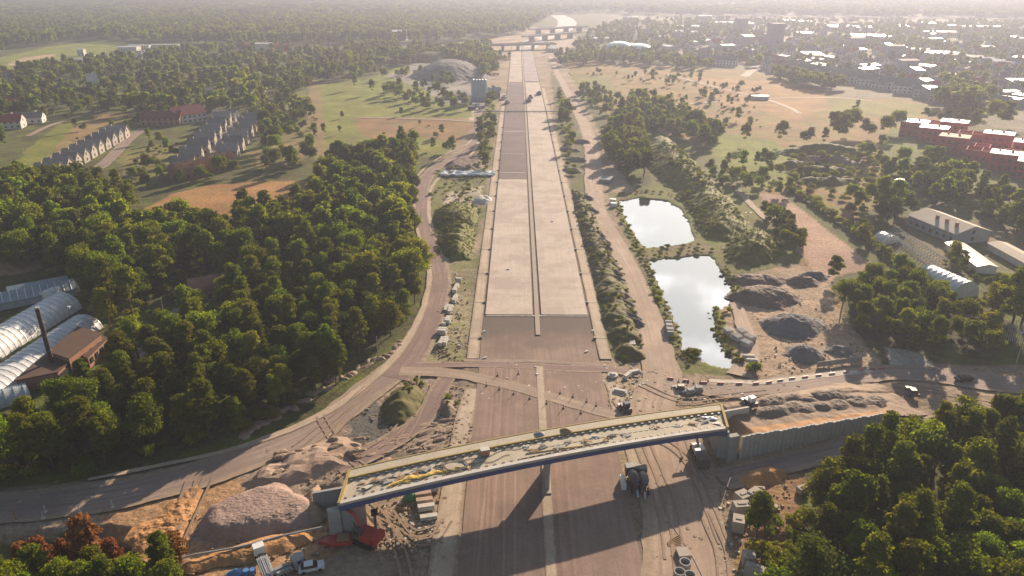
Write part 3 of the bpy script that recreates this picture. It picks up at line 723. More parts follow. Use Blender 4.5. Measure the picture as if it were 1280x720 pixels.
# small stacks and scraps
scr = [(.04, .45), (.055, .3), (.07, .5), (.085, .42), (.1, .34), (.115, .5), (.13, .4), (.15, .5), (.165, .36), (.18, .48), (.2, .5), (.22, .45), (.3, .4), (.45, .5), (.46, .38), (.49, .45), (.52, .3), (.55, .42), (.6, .35),
       (.62, .45), (.655, .3), (.67, .42), (.71, .33), (.78, .52), (.8, .45), (.86, .4), (.9, .35), (.92, .55), (.94, .38), (.965, .3), (.97, .55)]
for i, (t, s) in enumerate(scr):
    x, y, z = on_deck(t, s)
    m = MB(); mt = [timber, steel, conc_grey, gravel, timber, conc_white][(i * 5) % 6]
    for k in range(rd.randint(2, 4)):
        m.box((rd.uniform(-.7, .7), rd.uniform(-.5, .5), .0 + .07 * k), (rd.uniform(.6, 1.9), rd.uniform(.1, .5), .08), rd.uniform(-.6, .9))
    where = 'left third' if t < .3 else 'middle' if t < .7 else 'right third'
    tag(m.build('material_stack', mt, None, (x, y, z), ANG), 'small stack of loose building material on the %s of the bridge deck' % where, 'material stack', 'loose material on the %s of the bridge deck' % where)
for t, s in ((.475, .86), (.545, .82)):
    x, y, z = bw(t, s, .4)
    o = heap('concrete_dust_heap', blob(x, y, 1.3, 1.0, 0, 10, int(t * 100)), .8, timber if t > .5 else conc_grey, .8, z - .02, .1, .15,
             label='small %s heap dumped on the far walkway of the bridge' % ('brown timber' if t > .5 else 'grey dust'), cat='heap')

# ================================================================== RETAINING WALL AND FILL ON THE RIGHT
W0, W1 = np.array([46.9, 128.9]), np.array([84.4, 141.8])
wl = np.linalg.norm(W1 - W0); wd = (W1 - W0) / wl; wn = np.array([-wd[1], wd[0]])
wang = math.atan2(wd[1], wd[0])
rw = thing('retaining_wall', 'grey stepped precast panel retaining wall right of the bridge', 'retaining wall', (W0[0], W0[1], 0), wang)
npan = 34
for i in range(npan):
    u = (i + .5) / npan; h = 5.4 - 2.2 * u + .28 * ((i % 4) / 3.0 - .5)
    w = wl / npan
    m = MB(); m.prism([(-w / 2 + .02, .15), (-w / 2 + .02, -.1), (-w * .28, -.32), (w * .28, -.32), (w / 2 - .02, -.1), (w / 2 - .02, .15)], -.5, h)
    m.build('panel', M('panel_concrete', (.5, .49, .46), (.4, .39, .37), scale=.5, bs=.2, bd=.03, fine=3), rw, (u * wl, 0, 0))
fillm = M('fill_soil', (.28, .2, .14), (.23, .165, .12), scale=.12, bs=.6, bd=.2, fine=1.8)
def fillmesh():
    nu, nv = 150, 70
    U = np.linspace(-.075, 1.3, nu)[None].repeat(nv, 0); V = np.linspace(.18, 19, nv)[:, None].repeat(nu, 1)
    X = W0[0] + wd[0] * wl * U + wn[0] * V; Y = W0[1] + wd[1] * wl * U + wn[1] * V
    top = np.clip(5.0 - 2.6 * U, .05, 5.2) * np.clip((1.3 - U) / .3, 0, 1)
    back = np.clip((19 - V) / 6.5, 0, 1); left = np.clip((U + .02) / .11, 0, 1)
    Z = top * back * left + (fbm(X * .5, Y * .5, 4) - .5) * .5 * np.clip(V / 2, 0, 1) - .1 + np.where((V > 11) & (V < 14), .25, 0) * left
    me = grid_mesh('fill_embankment', X - W0[0], Y - W0[1], Z, None, fillm)
    o = link('fill_embankment', me, None, (W0[0], W0[1], 0))
    tag(o, 'orange earth fill behind the grey retaining wall', 'embankment')
fillmesh()
def fill_strip():
    U = np.linspace(-.06, 1.02, 120)[None].repeat(9, 0); V = np.linspace(.3, 2.6, 9)[:, None].repeat(120, 1) + (fbm(U * 14, U * 0 + 2, 3) - .5) * 1.6
    V[0] = .25
    X = W0[0] + wd[0] * wl * U + wn[0] * V; Y = W0[1] + wd[1] * wl * U + wn[1] * V
    top = np.clip(5.0 - 2.6 * U, .05, 5.2) * np.clip((1.3 - U) / .3, 0, 1) * np.clip((U + .02) / .11, 0, 1)
    Z = top + (fbm(X * .5, Y * .5, 4) - .5) * .5 * np.clip(V / 2, 0, 1) - .1 + .07
    tag(link('orange_soil_strip', grid_mesh('orange_soil_strip', X, Y, Z, None, soil_orange)), 'orange soil strip along the top of the grey retaining wall', 'soil strip')
fill_strip()
def fz(x, y):
    d = np.array([x, y]) - W0; U = d @ wd / wl; return max(0, (5.0 - 2.6 * U)) * min(1, max(0, (1.3 - U) / .3)) - .25
fill_gravel = M('brown_gravel', (.24, .19, .15), (.18, .145, .12), scale=.4, bs=.9, bd=.3, fine=3)
for i, (px, py, rx, ry, h) in enumerate([(960, 519, 3.6, 2.2, 1.5), (985, 513, 3.4, 2.2, 1.6), (1005, 511, 2.8, 1.9, 1.3), (1025, 506, 2.8, 1.8, 1.3), (1045, 503, 2.6, 1.7, 1.2), (1070, 499, 2.8, 1.7, 1.2), (1092, 497, 3, 1.8, 1.2),
                                          (962, 504, 3.2, 2.2, 1.5), (985, 499, 2.6, 1.8, 1.1), (1010, 497, 2.6, 1.7, 1.1), (1028, 492, 2.8, 1.9, 1.3), (1043, 489, 2.8, 1.8, 1.3), (1066, 492, 2.4, 1.6, 1.1)]):
    x, y = at(px, py, 3.5); z = fz(x, y)
    heap('gravel_heap', blob(x + rd.uniform(-.8, .8), y + rd.uniform(-.6, .6), rx * rd.uniform(1.1, 1.7), ry * rd.uniform(1.0, 1.5), wang + rd.uniform(-.4, .4), 12, i), h * rd.uniform(.6, 1.1), fill_gravel, .6, z, .35, .22, .9, label='small dark gravel heap in the two rows on top of the orange fill', cat='heap', group='gravel heaps on the orange fill')

# ================================================================== HEAPS, MOUNDS AND BANKS
heap('sand_heap', atl([(236, 668), (262, 632), (300, 615), (352, 602), (384, 622), (402, 640), (392, 656), (340, 668), (270, 682)]), 2.3, M('mauve_sand', (.33, .24, .2), (.29, .2, .165), scale=.1, bs=.4, bd=.1, fine=2), .9, -.2, .22, .3,
     label='broad flat topped sand heap left of the bridge', cat='heap')
heap('spoil_heap', atl([(382, 618), (396, 606), (404, 626), (412, 640), (400, 652), (380, 650)]), 2.2, soil_tan, .9, -.1, .5, .25, label='ragged pale spoil ridge beside the left end of the bridge', cat='heap')
heap('spoil_heap', atl([(300, 606), (330, 580), (372, 560), (420, 545), (448, 556), (440, 585), (380, 602), (330, 612)]), 1.2, soil_pink, .5, -.1, .9, 1.1, .35, label='churned pinkish earth bank beside the haul road left of the bridge', cat='earth bank')
heap('spoil_heap', atl([(230, 706), (300, 680), (345, 668), (392, 662), (382, 678), (340, 696), (240, 716)]), 1.0, soil_orange, .5, 0, .35, .22, .6, label='flat orange earth strip in front of the sand heap', cat='earth bank')
heap('spoil_heap', atl([(160, 668), (200, 640), (236, 610), (258, 600), (246, 640), (232, 668), (220, 700), (180, 705)]), 0.5, soil_orange, .3, -.15, .35, .25, .9, label='long orange earth streak beside the haul road at the lower left', cat='earth bank')
heap('earth_mound', atl([(476, 520), (482, 496), (500, 484), (525, 480), (530, 497), (522, 518), (505, 528), (488, 530)]), 3.6, brush_mound, .75, -.1, .35, .25, label='dark weedy earth mound between the two curving tracks', cat='mound')
heap('earth_mound', atl([(546, 514), (552, 500), (566, 500), (572, 514), (562, 524)]), 1.8, soil_grey, .9, -.1, .3, .2, label='small dark earth mound above the bridge deck', cat='mound')
for i in range(26):
    px = rd.uniform(455, 560); py = 600 - (px - 450) * .35 + rd.uniform(-42, -8)
    x, y = at(px, py)
    heap('clod_row', blob(x, y, rd.uniform(.8, 2.4), rd.uniform(.4, .8), rd.uniform(.2, .9), 9, i), rd.uniform(.15, .35), soil_pink, .9, -.03, .3, .2, 1.6, label='low clod ridge in the churned earth above the left half of the bridge', cat='earth ridge', group='clod ridges above the bridge')
for i in range(22):
    px = rd.uniform(330, 450); py = 605 - (px - 300) * .28 + rd.uniform(-22, 12)
    x, y = at(px, py)
    heap('clod_row', blob(x, y, rd.uniform(.7, 1.8), rd.uniform(.4, .9), rd.uniform(.2, .9), 9, i + 50), rd.uniform(.2, .4), soil_tan, .9, 1.0, .4, .2, 1.6, label='low clod ridge on the churned bank beside the haul road', cat='earth ridge', group='clod ridges on the bank')
for i in range(30):
    q = i / 29; px = 505 - 200 * q ** 1.1 + rd.uniform(-4, 4); py = 440 + 105 * q + rd.uniform(-6, 0) - 10 + (24 if q > .6 else 0) * (q - .6)
    x, y = at(px, py)
    heap('clod_row', blob(x, y, rd.uniform(1, 2.2), rd.uniform(.6, 1.1), rd.uniform(0, 3), 9, i + 90), rd.uniform(.2, .4), soil_pink, .8, -.05, .35, .22, 1.6, label='low clod ridge between the service road and the wood', cat='earth ridge', group='clod ridges along the wood')
heap('grass_mound', atl([(546, 308), (556, 286), (578, 280), (596, 288), (593, 306), (586, 324), (564, 326)]), 5.2, grass_mound, .75, -.1, .1, .35, label='rounded green mound nearest the left verge strip', cat='mound')
heap('grass_mound', atl([(540, 276), (545, 262), (570, 256), (600, 262), (598, 278), (572, 286), (548, 284)]), 5.0, grass_mound, .75, -.1, .1, .35, label='green mound just beyond the rounded one left of the motorway', cat='mound')
# the long grass ridge right of the ponds
heap('grass_ridge', atl([(808, 172), (836, 170), (880, 215), (924, 262), (940, 290), (915, 302), (880, 296), (862, 264), (845, 238), (812, 214), (800, 190)]), 8.5, grass_mound, .62, -.1, .12, .6, .12, label='long steep grassy ridge behind the far pond', cat='ridge')
heap('grass_mound', atl([(902, 318), (912, 298), (940, 288), (972, 298), (984, 316), (968, 328), (920, 332)]), 6.5, grass_mound, .7, -.1, .1, .4, label='round grassy mound at the near end of the long ridge', cat='mound')
# yard heaps
for i, (px, py, rx, ry, h, mt, lb) in enumerate([
    (955, 372, 11, 8, 3.4, soil_grey, 'large smooth dark spoil heap nearest the pond in the yard'), (1003, 352, 6, 4.5, 2.6, soil_grey, 'dark spoil heap at the back of the yard'),
    (945, 350, 10, 5, 1.8, soil_grey, 'low wide dark spoil heap against the grassy mound'), (990, 408, 9.5, 8, 3.8, gravel_blue, 'large rough broken concrete heap in the middle of the yard'),
    (1005, 442, 5.2, 5, 3.2, gravel_blue, 'grey gravel cone at the front of the yard'), (1048, 438, 3.6, 3.2, 2.2, gravel, 'small dark gravel cone right of the grey cone'),
    (1018, 345, 5, 3.5, 2.6, gravel_blue, 'rubble heap beside the lone yard tree')]):
    x, y = at(px, py); heap('spoil_heap', blob(x, y, rx, ry, 0, 14, i + 20), h, mt, .72, -.1, .45, .28, .6, label=lb, cat='heap')
# craters far right
for i, (px, py, rx, ry, h) in enumerate([(1030, 192, 26, 12, 9), (1030, 205, 20, 10, 9), (1025, 216, 18, 8, 5), (992, 208, 12, 7, 5), (1035, 228, 16, 6, 4)]):
    x, y = at(px, py); heap('earth_mound', blob(x, y, rx, ry, 0, 14, i + 60), h, brush_mound if i != 1 else soil_grey, .62, -.1, .35, .8, .15,
        label=['broad brown mound ring behind the meadow thicket', 'tall dark hollow sided mound in the scrub meadow', 'low brown bank in front of the tall scrub mound', 'dark earth mound left of the mound ring', 'lowest earth bank of the scrub meadow'][i], cat='mound')
# blue-grey stone heap beyond the silos
x, y = at(560, 98); heap('stone_heap', blob(x, y + 30, 46, 60, .3, 14, 5), 16, gravel_blue, .5, -.1, .6, 1.5, .1, label='huge blue grey stone heap behind the silos', cat='heap')
x, y = at(534, 75); heap('stone_heap', blob(x, y, 42, 40, .3, 14, 6), 11, brush_mound, .5, -.1, .6, 1.8, .1, label='brown grass topped heap left behind the stone heap', cat='heap')
x, y = at(575, 122); heap('stone_heap', blob(x, y, 20, 20, .3, 14, 7), 4, gravel, .5, -.1, .5, 1, .1, label='low grey gravel heap in front of the silos', cat='heap')
x, y = at(618, 112); heap('stone_heap', blob(x, y, 8, 10, .3, 14, 8), 6, soil_tan, .7, -.1, .4, .5, .1, label='pale sand cone right of the silos', cat='heap')
# planted bank with stone ribs right of the motorway
heap('planted_bank', atl([(716, 236), (738, 250), (752, 290), (772, 330), (790, 372), (803, 420), (806, 452), (775, 456), (757, 410), (742, 350), (728, 300), (716, 262)]), 2.4, brush_mound, .6, -.1, .7, .4, .3, label='long weedy bank between the motorway and the dirt road', cat='bank')
ribs = [(738, 292), (742, 300), (745, 308), (749, 322), (752, 330), (755, 339), (758, 346), (762, 360), (766, 368), (769, 377), (772, 386), (776, 394), (780, 400), (725, 246), (730, 262)]
for i, (px, py) in enumerate(ribs):
    x, y = at(px + 4, py + 2)
    heap('stone_rib', [(x + a * math.cos(-.55) - b_ * math.sin(-.55), y + a * math.sin(-.55) + b_ * math.cos(-.55)) for a, b_ in ((-5, -1.3), (0, -1.6), (5, -1.2), (5.6, .2), (4, 1.3), (0, 1.6), (-5, 1.2))], 2.1, gravel_blue, 1.1, .5, .3, .25, .7,
         label='grey stone rib lying across the weedy bank beside the motorway', cat='stone rib', group='stone ribs on the weedy bank')
for i, (px, py) in enumerate([(715, 214), (722, 200), (712, 188), (728, 178), (705, 150), (712, 135)]):
    x, y = at(px, py); heap('gravel_heap', blob(x, y, 7, 3.5, -.4, 10, i + 200), 2.2, gravel, .7, -.1, .3, .5, label='grey gravel heap far along the right side of the motorway', cat='heap', group='gravel heaps far along the motorway')
heap('spoil_heap', atl([(556, 205), (575, 196), (612, 198), (612, 206), (590, 214), (560, 216)]), 2.5, soil_grey, .6, 0, .4, .5, label='dark spoil heap between the service road and motorway', cat='heap')
heap('rubble_bank', atl([(918, 600), (935, 588), (962, 582), (985, 588), (975, 604), (940, 610)]), 1.8, soil_orange, .8, -.1, .4, .25, label='orange earth bank behind the concrete blocks', cat='earth bank')

# ================================================================== CONCRETE BLOCKS, SLABS, PIPES
for i, (px, py, lx, ly, hz, rz, lb) in enumerate([
    (928, 622, 2.6, 2.4, 1.9, .5, 'pale concrete block, back left of the cluster at the roadside'), (943, 620, 2.6, 2.2, 2.1, .7, 'pale concrete block, right neighbour of the back left one'),
    (926, 636, 3.2, 2.0, 2.2, .1, 'wide pale concrete block in front of the back pair'), (922, 656, 2.2, 2.6, 2.4, -.3, 'tall concrete block standing before the weedy bush'),
    (935, 700, 2.1, 2.2, 2.2, -.1, 'square concrete block near the lower edge'), (944, 716, 3.8, 1.4, 2.2, -.5, 'long concrete slab at the lower edge'),
    (962, 630, 3.0, 1.0, 1.0, -.6, 'tilted concrete slab right of the block cluster'), (950, 609, 1.8, .8, .9, 0, 'small pale concrete kerb behind the block cluster'),
    (957, 624, 1.6, .9, 1.0, .8, 'small concrete offcut between the blocks and the tilted slab'), (1003, 610, 2.2, 1.4, 1.2, .4, 'grey concrete block by the trees at the road bend')]):
    x, y = at(px, py + 4)
    t_ = MB(); t_.box((0, 0, 0), (lx, ly, hz), 0, 0, .96); t_.box((0, 0, hz + .003), (lx * .5, ly * .25, .12))
    tag(t_.build('concrete_block', conc, None, (x, y, -.15), rz), lb, 'concrete block', 'concrete blocks beside the lower right road')
st = [(515, 622), (519, 630), (520, 637), (523, 647)]
for i, (px, py) in enumerate(((529, 621), (531, 629), (533, 637), (536, 648))):
    x, y = at(px, py)
    t_ = MB()
    for k in range(3 if i < 3 else 2): t_.box((0, .05 * k, .1 + k * .34), (3.2, 1.05, .28)); t_.box((-1, .05 * k, .1 + k * .34 - .06), (.12, 1, .06)); t_.box((1, .05 * k, .1 + k * .34 - .06), (.12, 1, .06))
    tag(t_.build('slab_stack', conc_white if i > 1 else M('tan_slab', (.48, .37, .28), bs=.1), None, (x, y, 0), .22), 'stack of concrete slabs, %s of the row of four under the bridge' % ['farthest', 'second farthest', 'second nearest', 'nearest'][i], 'slab stack', 'slab stacks under the bridge')
x, y = at(541, 613); t_ = MB(); t_.box((0, 0, 0), (2.2, 1.2, 1.1)); t_.box((-1.4, .2, 0), (.2, .2, 1.6)); tag(t_.build('concrete_block', conc_white, None, (x, y, 0), .25), 'pale concrete block in the shade under the near bridge edge', 'concrete block')
x, y = at(512, 622)
gx = np.linspace(-1.1, 1.1, 18); X, Y = np.meshgrid(gx, gx); Z = 1.5 * np.clip(1 - (X ** 4 + Y ** 4) / 1.6, 0, 1) + .15 * fbm(X * 3, Y * 3, 3)
tag(link('tarpaulin', grid_mesh('tarpaulin', X, Y, Z, None, green_plastic, False), None, (x, y, 0)), 'bright green tarpaulin over a pile beside the slab stacks', 'tarpaulin')
# manhole rings and timber near the bottom edge
x, y = at(856, 708); t_ = MB(); n = 20
for r0, r1, z0, z1 in ((.8, 1.0, 0, 1.1),):
    vs = [(r * math.cos(2 * math.pi * k / n), r * math.sin(2 * math.pi * k / n), z) for z, r in ((z0, r1), (z1, r1), (z1, r0), (z0, r0)) for k in range(n)]
    t_.add(vs, [(j * n + k, j * n + (k + 1) % n, ((j + 1) % 4) * n + (k + 1) % n, ((j + 1) % 4) * n + k) for j in range(4) for k in range(n)])
ring = tag(t_.build('manhole_ring', conc_grey, None, (x, y, 0)), 'open concrete manhole ring beside the timber pallet', 'manhole ring', 'manhole rings at the lower edge')
for i, (px, py) in enumerate(((862, 724), (849, 720))):
    x, y = at(px, py); copy_thing(ring, (x, y, 0), .4 * i, 'concrete manhole ring cut by the lower picture edge', 'manhole rings at the lower edge')
x, y = at(854, 694); t_ = thing('pallet', 'pale pallet of slabs beside the manhole ring', 'pallet', (x, y, 0), .1)
m = MB(); [m.box((0, k * .45 - .9, 0), (2.1, .14, .14)) for k in range(5)]; m.build('skid', timber, t_); MB().box((0, 0, .15), (2.2, 2.1, .7)).build('slab', conc, t_)
x, y = at(846, 682); m = MB(); [m.box((0, k * .34, .02 * k), (3.2, .14, .12), .1 * k) for k in range(6)]; tag(m.build('timber_pile', timber, None, (x, y, .02), .15), 'loose timber planks behind the pallet of slabs', 'timber pile')
line('drain_pipe', [(822, 630), (842, 660), (862, 690), (880, 725)], .07, conc_grey, .1, 'thin dark pipe laid along the sandy ground at the lower right', 'pipe')
line('drain_pipe', [(225, 702), (300, 689), (350, 676), (405, 664)], .2, conc_grey, 1.0, 'long grey pipe in front of the orange earth strip', 'pipe')
# long stacks of kerb stones left of the motorway, and cladding stack on the right
for i, (px, py, lx, ly, hz) in enumerate([(570, 362, 1.4, 6, 1.2), (569, 375, 1.2, 5, 1.2), (563, 388, 1.2, 5, 1.0), (558, 386, 1.1, 4.5, .8), (560, 402, 1.6, 3.5, 1.3), (555, 405, 1.2, 3, 1.0), (553, 416, 2.4, 2.6, 1.4), (557, 428, 1.1, 4.2, 1.1), (552, 429, 1.1, 4.2, 1.2), (573, 352, 2, 1.2, 1.4),
                                          (785, 425, 1.6, 3, 1.4), (790, 432, 1.5, 2.8, 1.2), (787, 440, 2.2, 1.6, 1.2)]):
    x, y = at(px, py); m = MB(); k = 0
    nn = max(2, int(ly / .9))
    for k in range(nn):
        for q in range(2): m.box((rd.uniform(-.1, .1), -ly / 2 + (k + .5) * ly / nn, q * hz / 2), (lx * rd.uniform(.85, 1.05), ly / nn * .8, hz / 2 - .04), rd.uniform(-.06, .06))
    side = 'left' if px < 640 else 'right'
    tag(m.build('kerb_stack', conc_white, None, (x, y, 0), -.1), 'pale stack of kerb stones on the rough strip %s of the motorway' % side, 'kerb stack', 'kerb stacks %s of the motorway' % side)
x, y = at(925, 422)
for i in range(5):
    m = MB()
    for k in range(4):
        for q in range(3): m.tube([(k * .55 + .27 * (q % 2) - 1, -1.4, .3 + q * .5), (k * .55 + .27 * (q % 2) - 1, 1.4, .3 + q * .5)], .26, 10)
    tag(m.build('pipe_stack', conc_white, None, (x + (-2.6, 1.2, -1.2, 2.4, .4)[i], y + (2.6, 2.2, -1.2, -1.4, -5)[i], 0), .2 + .1 * i), 'stack of pale concrete pipes between the near pond and the yard', 'pipe stack', 'pipe stacks by the near pond')
for i, (px, py) in enumerate(((940, 451), (941, 457), (936, 446))):
    x, y = at(px, py); m = MB(); m.box((0, 0, 0), (3.2, .8, .3)); m.box((0, .1, .31), (2.8, .7, .25)); tag(m.build('slab_stack', conc_white, None, (x, y, 0), -.1), 'low pale slab stack beside the bush in the yard entrance', 'slab stack', 'slab stacks at the yard entrance')
x, y = at(836, 412); m = MB(); [m.box((0, k * 1.3 - 4, 0), (1.8, 1.1, 1.5 + .2 * (k % 2))) for k in range(6)]; tag(m.build('block_row', conc_grey, None, (x, y, 0), -.1), 'row of grey crates beside the dirt road by the near pond', 'crate row')
for i, (px, py) in enumerate(((766, 253), (767, 258), (758, 226))):
    x, y = at(px, py); m = MB(); m.box((0, 0, 0), (2.6 if i < 2 else 6, 1.6 if i < 2 else 8, 1.5)); m.box((0, 0, 1.51), (2.8 if i < 2 else 6.2, 1.8 if i < 2 else 8.2, .15))
    tag(m.build('site_cabin' if i < 2 else 'shed', white_paint if i < 2 else wall_grey, None, (x, y, 0), -.3), ['far white site box by the corner of the far pond', 'near white site box by the corner of the far pond', 'grey shed in the shade beside the dirt road'][i], 'site box')
# drain inlets along both verge strips, and crossing slots
for side, x0, lb in ((1, 21.9, 'right'), (-1, -10.2, 'left')):
    for i in range(14):
        y = 184 + i * 24.5
        t_ = MB(); t_.box((0, 0, 0), (.7, .9, .62)); t_.box((side * 1.9, 0, .18), (3.1, .14, .07))
        tag(t_.build('drain_inlet', steel, None, (x0, y, 0)), 'small dark drain inlet with cross channel on the %s verge strip' % lb, 'drain inlet', 'drain inlets on the %s verge strip' % lb)
for i in range(11):
    for xx in (-8.2, 19.8):
        pass
# reflective posts and barriers around the crossing
posts = [(608, 483), (624, 487), (642, 493), (662, 499), (683, 505), (704, 511), (726, 517), (622, 470), (648, 468), (700, 492), (716, 497), (733, 503), (745, 508), (860, 479), (867, 480), (848, 478), (875, 479), (885, 477)]
pt = thing('marker_post', 'slim dark marker post beside the crossing track', 'marker post', (0, 0, 0), 0, 'marker posts at the crossing')
MB().tube([(0, 0, 0), (0, 0, 1.1)], .07, 6).build('post', steel, pt); MB().box((0, 0, 0), (.5, .5, .1)).build('foot', rubber, pt)
for i, p in enumerate(posts):
    x, y = at(*p)
    if i == 0: pt.location = (x, y, .1)
    else: copy_thing(pt, (x, y, .1))
for i, (px, py) in enumerate([(538, 452), (540, 466)]): pass
bm_ = None
red_b = M('red_barrier_plastic', (.5, .1, .08), (.42, .09, .07), rough=.5, bs=.05)
BL = spline(atl([(838, 474), (880, 479), (945, 480), (990, 474), (1040, 468), (1090, 462), (1110, 461)]), 3.3)
for i in range(0, len(BL) - 1):
    x, y, = BL[i][:2]; a = math.atan2(BL[i + 1][1] - y, BL[i + 1][0] - x)
    if i == 0:
        bar = thing('road_barrier', 'low red and white barrier in the line along the site track', 'barrier', (x, y, 0), a, 'red and white barriers along the site track')
        MB().prism([(-.8, -.1), (.8, -.1), (.8, .1), (-.8, .1)], 0, .5).build('body', red_b, bar); m = MB(); [m.box((k * .6, 0, .25), (.16, .22, .16)) for k in (-1, 0, 1)]; m.build('band', white_paint, bar)
    else: copy_thing(bar, (x, y, 0), a)
x, y = at(766, 470); m = MB(); m.tube([(0, 0, 0), (0, 0, .5)], 1.3, 16); m.tube([(0, 0, .5), (0, 0, .9)], [1.0, .5], 12)
tag(m.build('round_tank', conc_white, None, (x, y, 0)), 'round pale concrete chamber cover beside the crossing', 'chamber cover')
for i, (px, py, a) in enumerate(((785, 470, .9), (793, 466, .4), (775, 490, -.4))):
    x, y = at(px, py); tag(MB().box((0, 0, 0), (3.4, 1.2, .4)).box((0, .1, .4), (2.8, .9, .3)).build('slab_stack', conc_white, None, (x, y, 0), a), ['pale slab stack leaning next to the chamber cover', 'small pale slab stack right of the chamber cover', 'slab stack below the chamber cover'][i], 'slab stack')
for i in range(6):
    px, py = [(627, 340), (767, 262), (540, 448), (536, 440), (735, 441), (560, 447)][i]
    x, y = at(px, py)
for i, (px, py) in enumerate([(635, 338), (690, 278), (606, 448), (733, 440), (605, 415), (741, 414)]):
    x, y = at(px, py); tag(MB().box((0, 0, 0), (1.1, .35, .25)).box((.1, 0, .25), (.6, .3, .08)).build('white_plank', white_paint, None, (x, y, .37 if py < 395 else .07), .2 * i), 'short white board lying on the roadway, %s' % ['left carriageway', 'right carriageway', 'near the left verge below the slab', 'near the right verge below the slab', 'at the left slab edge', 'at the right slab edge'][i], 'board')

def rubble(name, areas, n, mat, label):
    m = MB(); q = random.Random(5)
    for k in range(n):
        px0, py0, px1, py1 = areas[k % len(areas)]
        x, y = at(q.uniform(px0, px1), q.uniform(py0, py1)); s_ = q.uniform(.1, .32) if k % 9 else q.uniform(.3, .42)
        z = h1(x, y) - .15
        c8 = [(x + sx * s_ * q.uniform(.5, 1), y + sy * s_ * q.uniform(.5, 1), z + (s_ * q.uniform(.6, 1.1) if sz else 0)) for sz in (0, 1) for sx, sy in ((-1, -1), (1, -1), (1, 1), (-1, 1))]
        m.add(c8, [(3, 2, 1, 0), (4, 5, 6, 7), (0, 1, 5, 4), (1, 2, 6, 5), (2, 3, 7, 6), (3, 0, 4, 7)])
    tag(m.build(name, mat), label, 'rubble', None, 'stuff')
rubble('loose_stones', [(452, 500, 560, 600), (330, 560, 450, 605), (545, 340, 585, 455), (905, 350, 1090, 470), (840, 480, 1000, 500), (560, 480, 590, 560), (820, 560, 910, 700), (230, 640, 420, 700), (705, 235, 760, 330), (760, 460, 840, 520), (470, 620, 560, 700), (900, 590, 990, 720), (555, 205, 605, 260)], 2600, soil_tan, 'countless loose clods and stones strewn over the building site')
rubble('loose_debris', [(480, 610, 570, 700), (555, 340, 575, 440), (840, 478, 930, 500), (770, 440, 810, 500), (900, 600, 960, 720), (940, 440, 1080, 465), (555, 240, 600, 256), (600, 455, 760, 500)], 420, conc_white, 'countless pale scraps of concrete and board strewn over the building site')

# ================================================================== MACHINES
def wheel(parent, x, y, r, w, mat=None):
    m = MB(); m.tube([(x - w / 2, y, r), (x - w / 2 + .05, y, r), (x + w / 2 - .05, y, r), (x + w / 2, y, r)], [r * .85, r, r, r * .85], 14)
    o = m.build('wheel', rubber, parent); MB().tube([(x - w / 2 - .02, y, r), (x + w / 2 + .02, y, r)], r * .5, 10).build('rim', steel_light, o)
def cab(parent, y, w, l, h, z, mat):
    o = MB().prism([(-w / 2, y), (w / 2, y), (w / 2, y + l * .8), (w / 2 * .9, y + l), (-w / 2 * .9, y + l), (-w / 2, y + l * .8)], z, z + h).build('cab', mat, parent)
    m = MB(); m.box((0, y + l + .01, z + h * .5), (w * .82, .06, h * .38)); m.box((-w / 2 - .01, y + l * .6, z + h * .5), (.05, l * .5, h * .36)); m.box((w / 2 + .01, y + l * .6, z + h * .5), (.05, l * .5, h * .36))
    m.build('window', window_dark, o)
    return o
def mixer(label, px, py, rz, drum):
    x, y = at(px, py); t = thing('mixer_truck', label, 'concrete mixer truck', (x, y, .1), rz, 'mixer trucks at the road edge', .86)
    MB().box((0, 0, .75), (.95, 8.6, .3)).build('chassis', steel, t)
    cab(t, 2.4, 2.4, 2.0, 2.1, .8, M('dark_cab_paint', (.12, .13, .13), (.08, .085, .085), rough=.5, bs=.02))
    m = MB(); m.tube([(0, 2.1, 1.9), (0, 1.6, 2.0), (0, .2, 2.35), (0, -1.6, 2.75), (0, -3.2, 3.05), (0, -3.7, 3.15)], [.6, .95, 1.25, 1.2, .75, .6], 18)
    d = m.build('drum', drum, t, smooth=True)
    m = MB()
    for k in range(2):
        m.tube([(math.cos(a + k * math.pi) * r, yy, zc + math.sin(a + k * math.pi) * r) for a, r, yy, zc in ((i * .5, (1.0 + .28 * math.sin(min(1, i / 10) * math.pi)), 1.5 - i * .27, 2.0 + i * .06) for i in range(18))], .05, 5)
    m.build('spiral_band', red_paint, d)
    m = MB(); m.tube([(0, -3.7, 3.4), (0, -4.1, 2.9)], [.7, .3], 10); m.build('hopper', steel, t)
    MB().box((0, -4.9, 1.2), (.45, 1.7, .12), 0, .5).build('chute', steel_light, t)
    m = MB(); m.box((0, -2.9, 1.05), (.9, .5, 1.3)); m.box((0, 1.75, 1.05), (1.6, .4, .8)); m.build('drum_frame', steel, t)
    for yy in (3.1, 1.0, -1.9, -3.1):
        for sx in (-1, 1): wheel(t, sx * 1.0, yy, .52, .35)
    for sx in (-1, 1): MB().box((sx * .85, 4.42, 1.0), (.3, .06, .2)).build('headlight', glass_dark, t)
mixer('dark drum mixer truck, left one of the pair at the motorway edge', 791, 606, .06, M('dark_drum', (.09, .09, .095), (.06, .06, .065), rough=.5, bs=.05))
mixer('grey drum mixer truck, right one of the pair at the motorway edge', 803, 608, -.06, M('grey_drum', (.14, .14, .145), (.1, .1, .105), rough=.5, bs=.05))
tag(MB().box((at(786, 606)[0] - 1.2, at(786, 606)[1], .0), (.9, 3.4, 1.2)).build('white_tank', white_paint), 'narrow white tank standing left of the mixer trucks', 'tank')

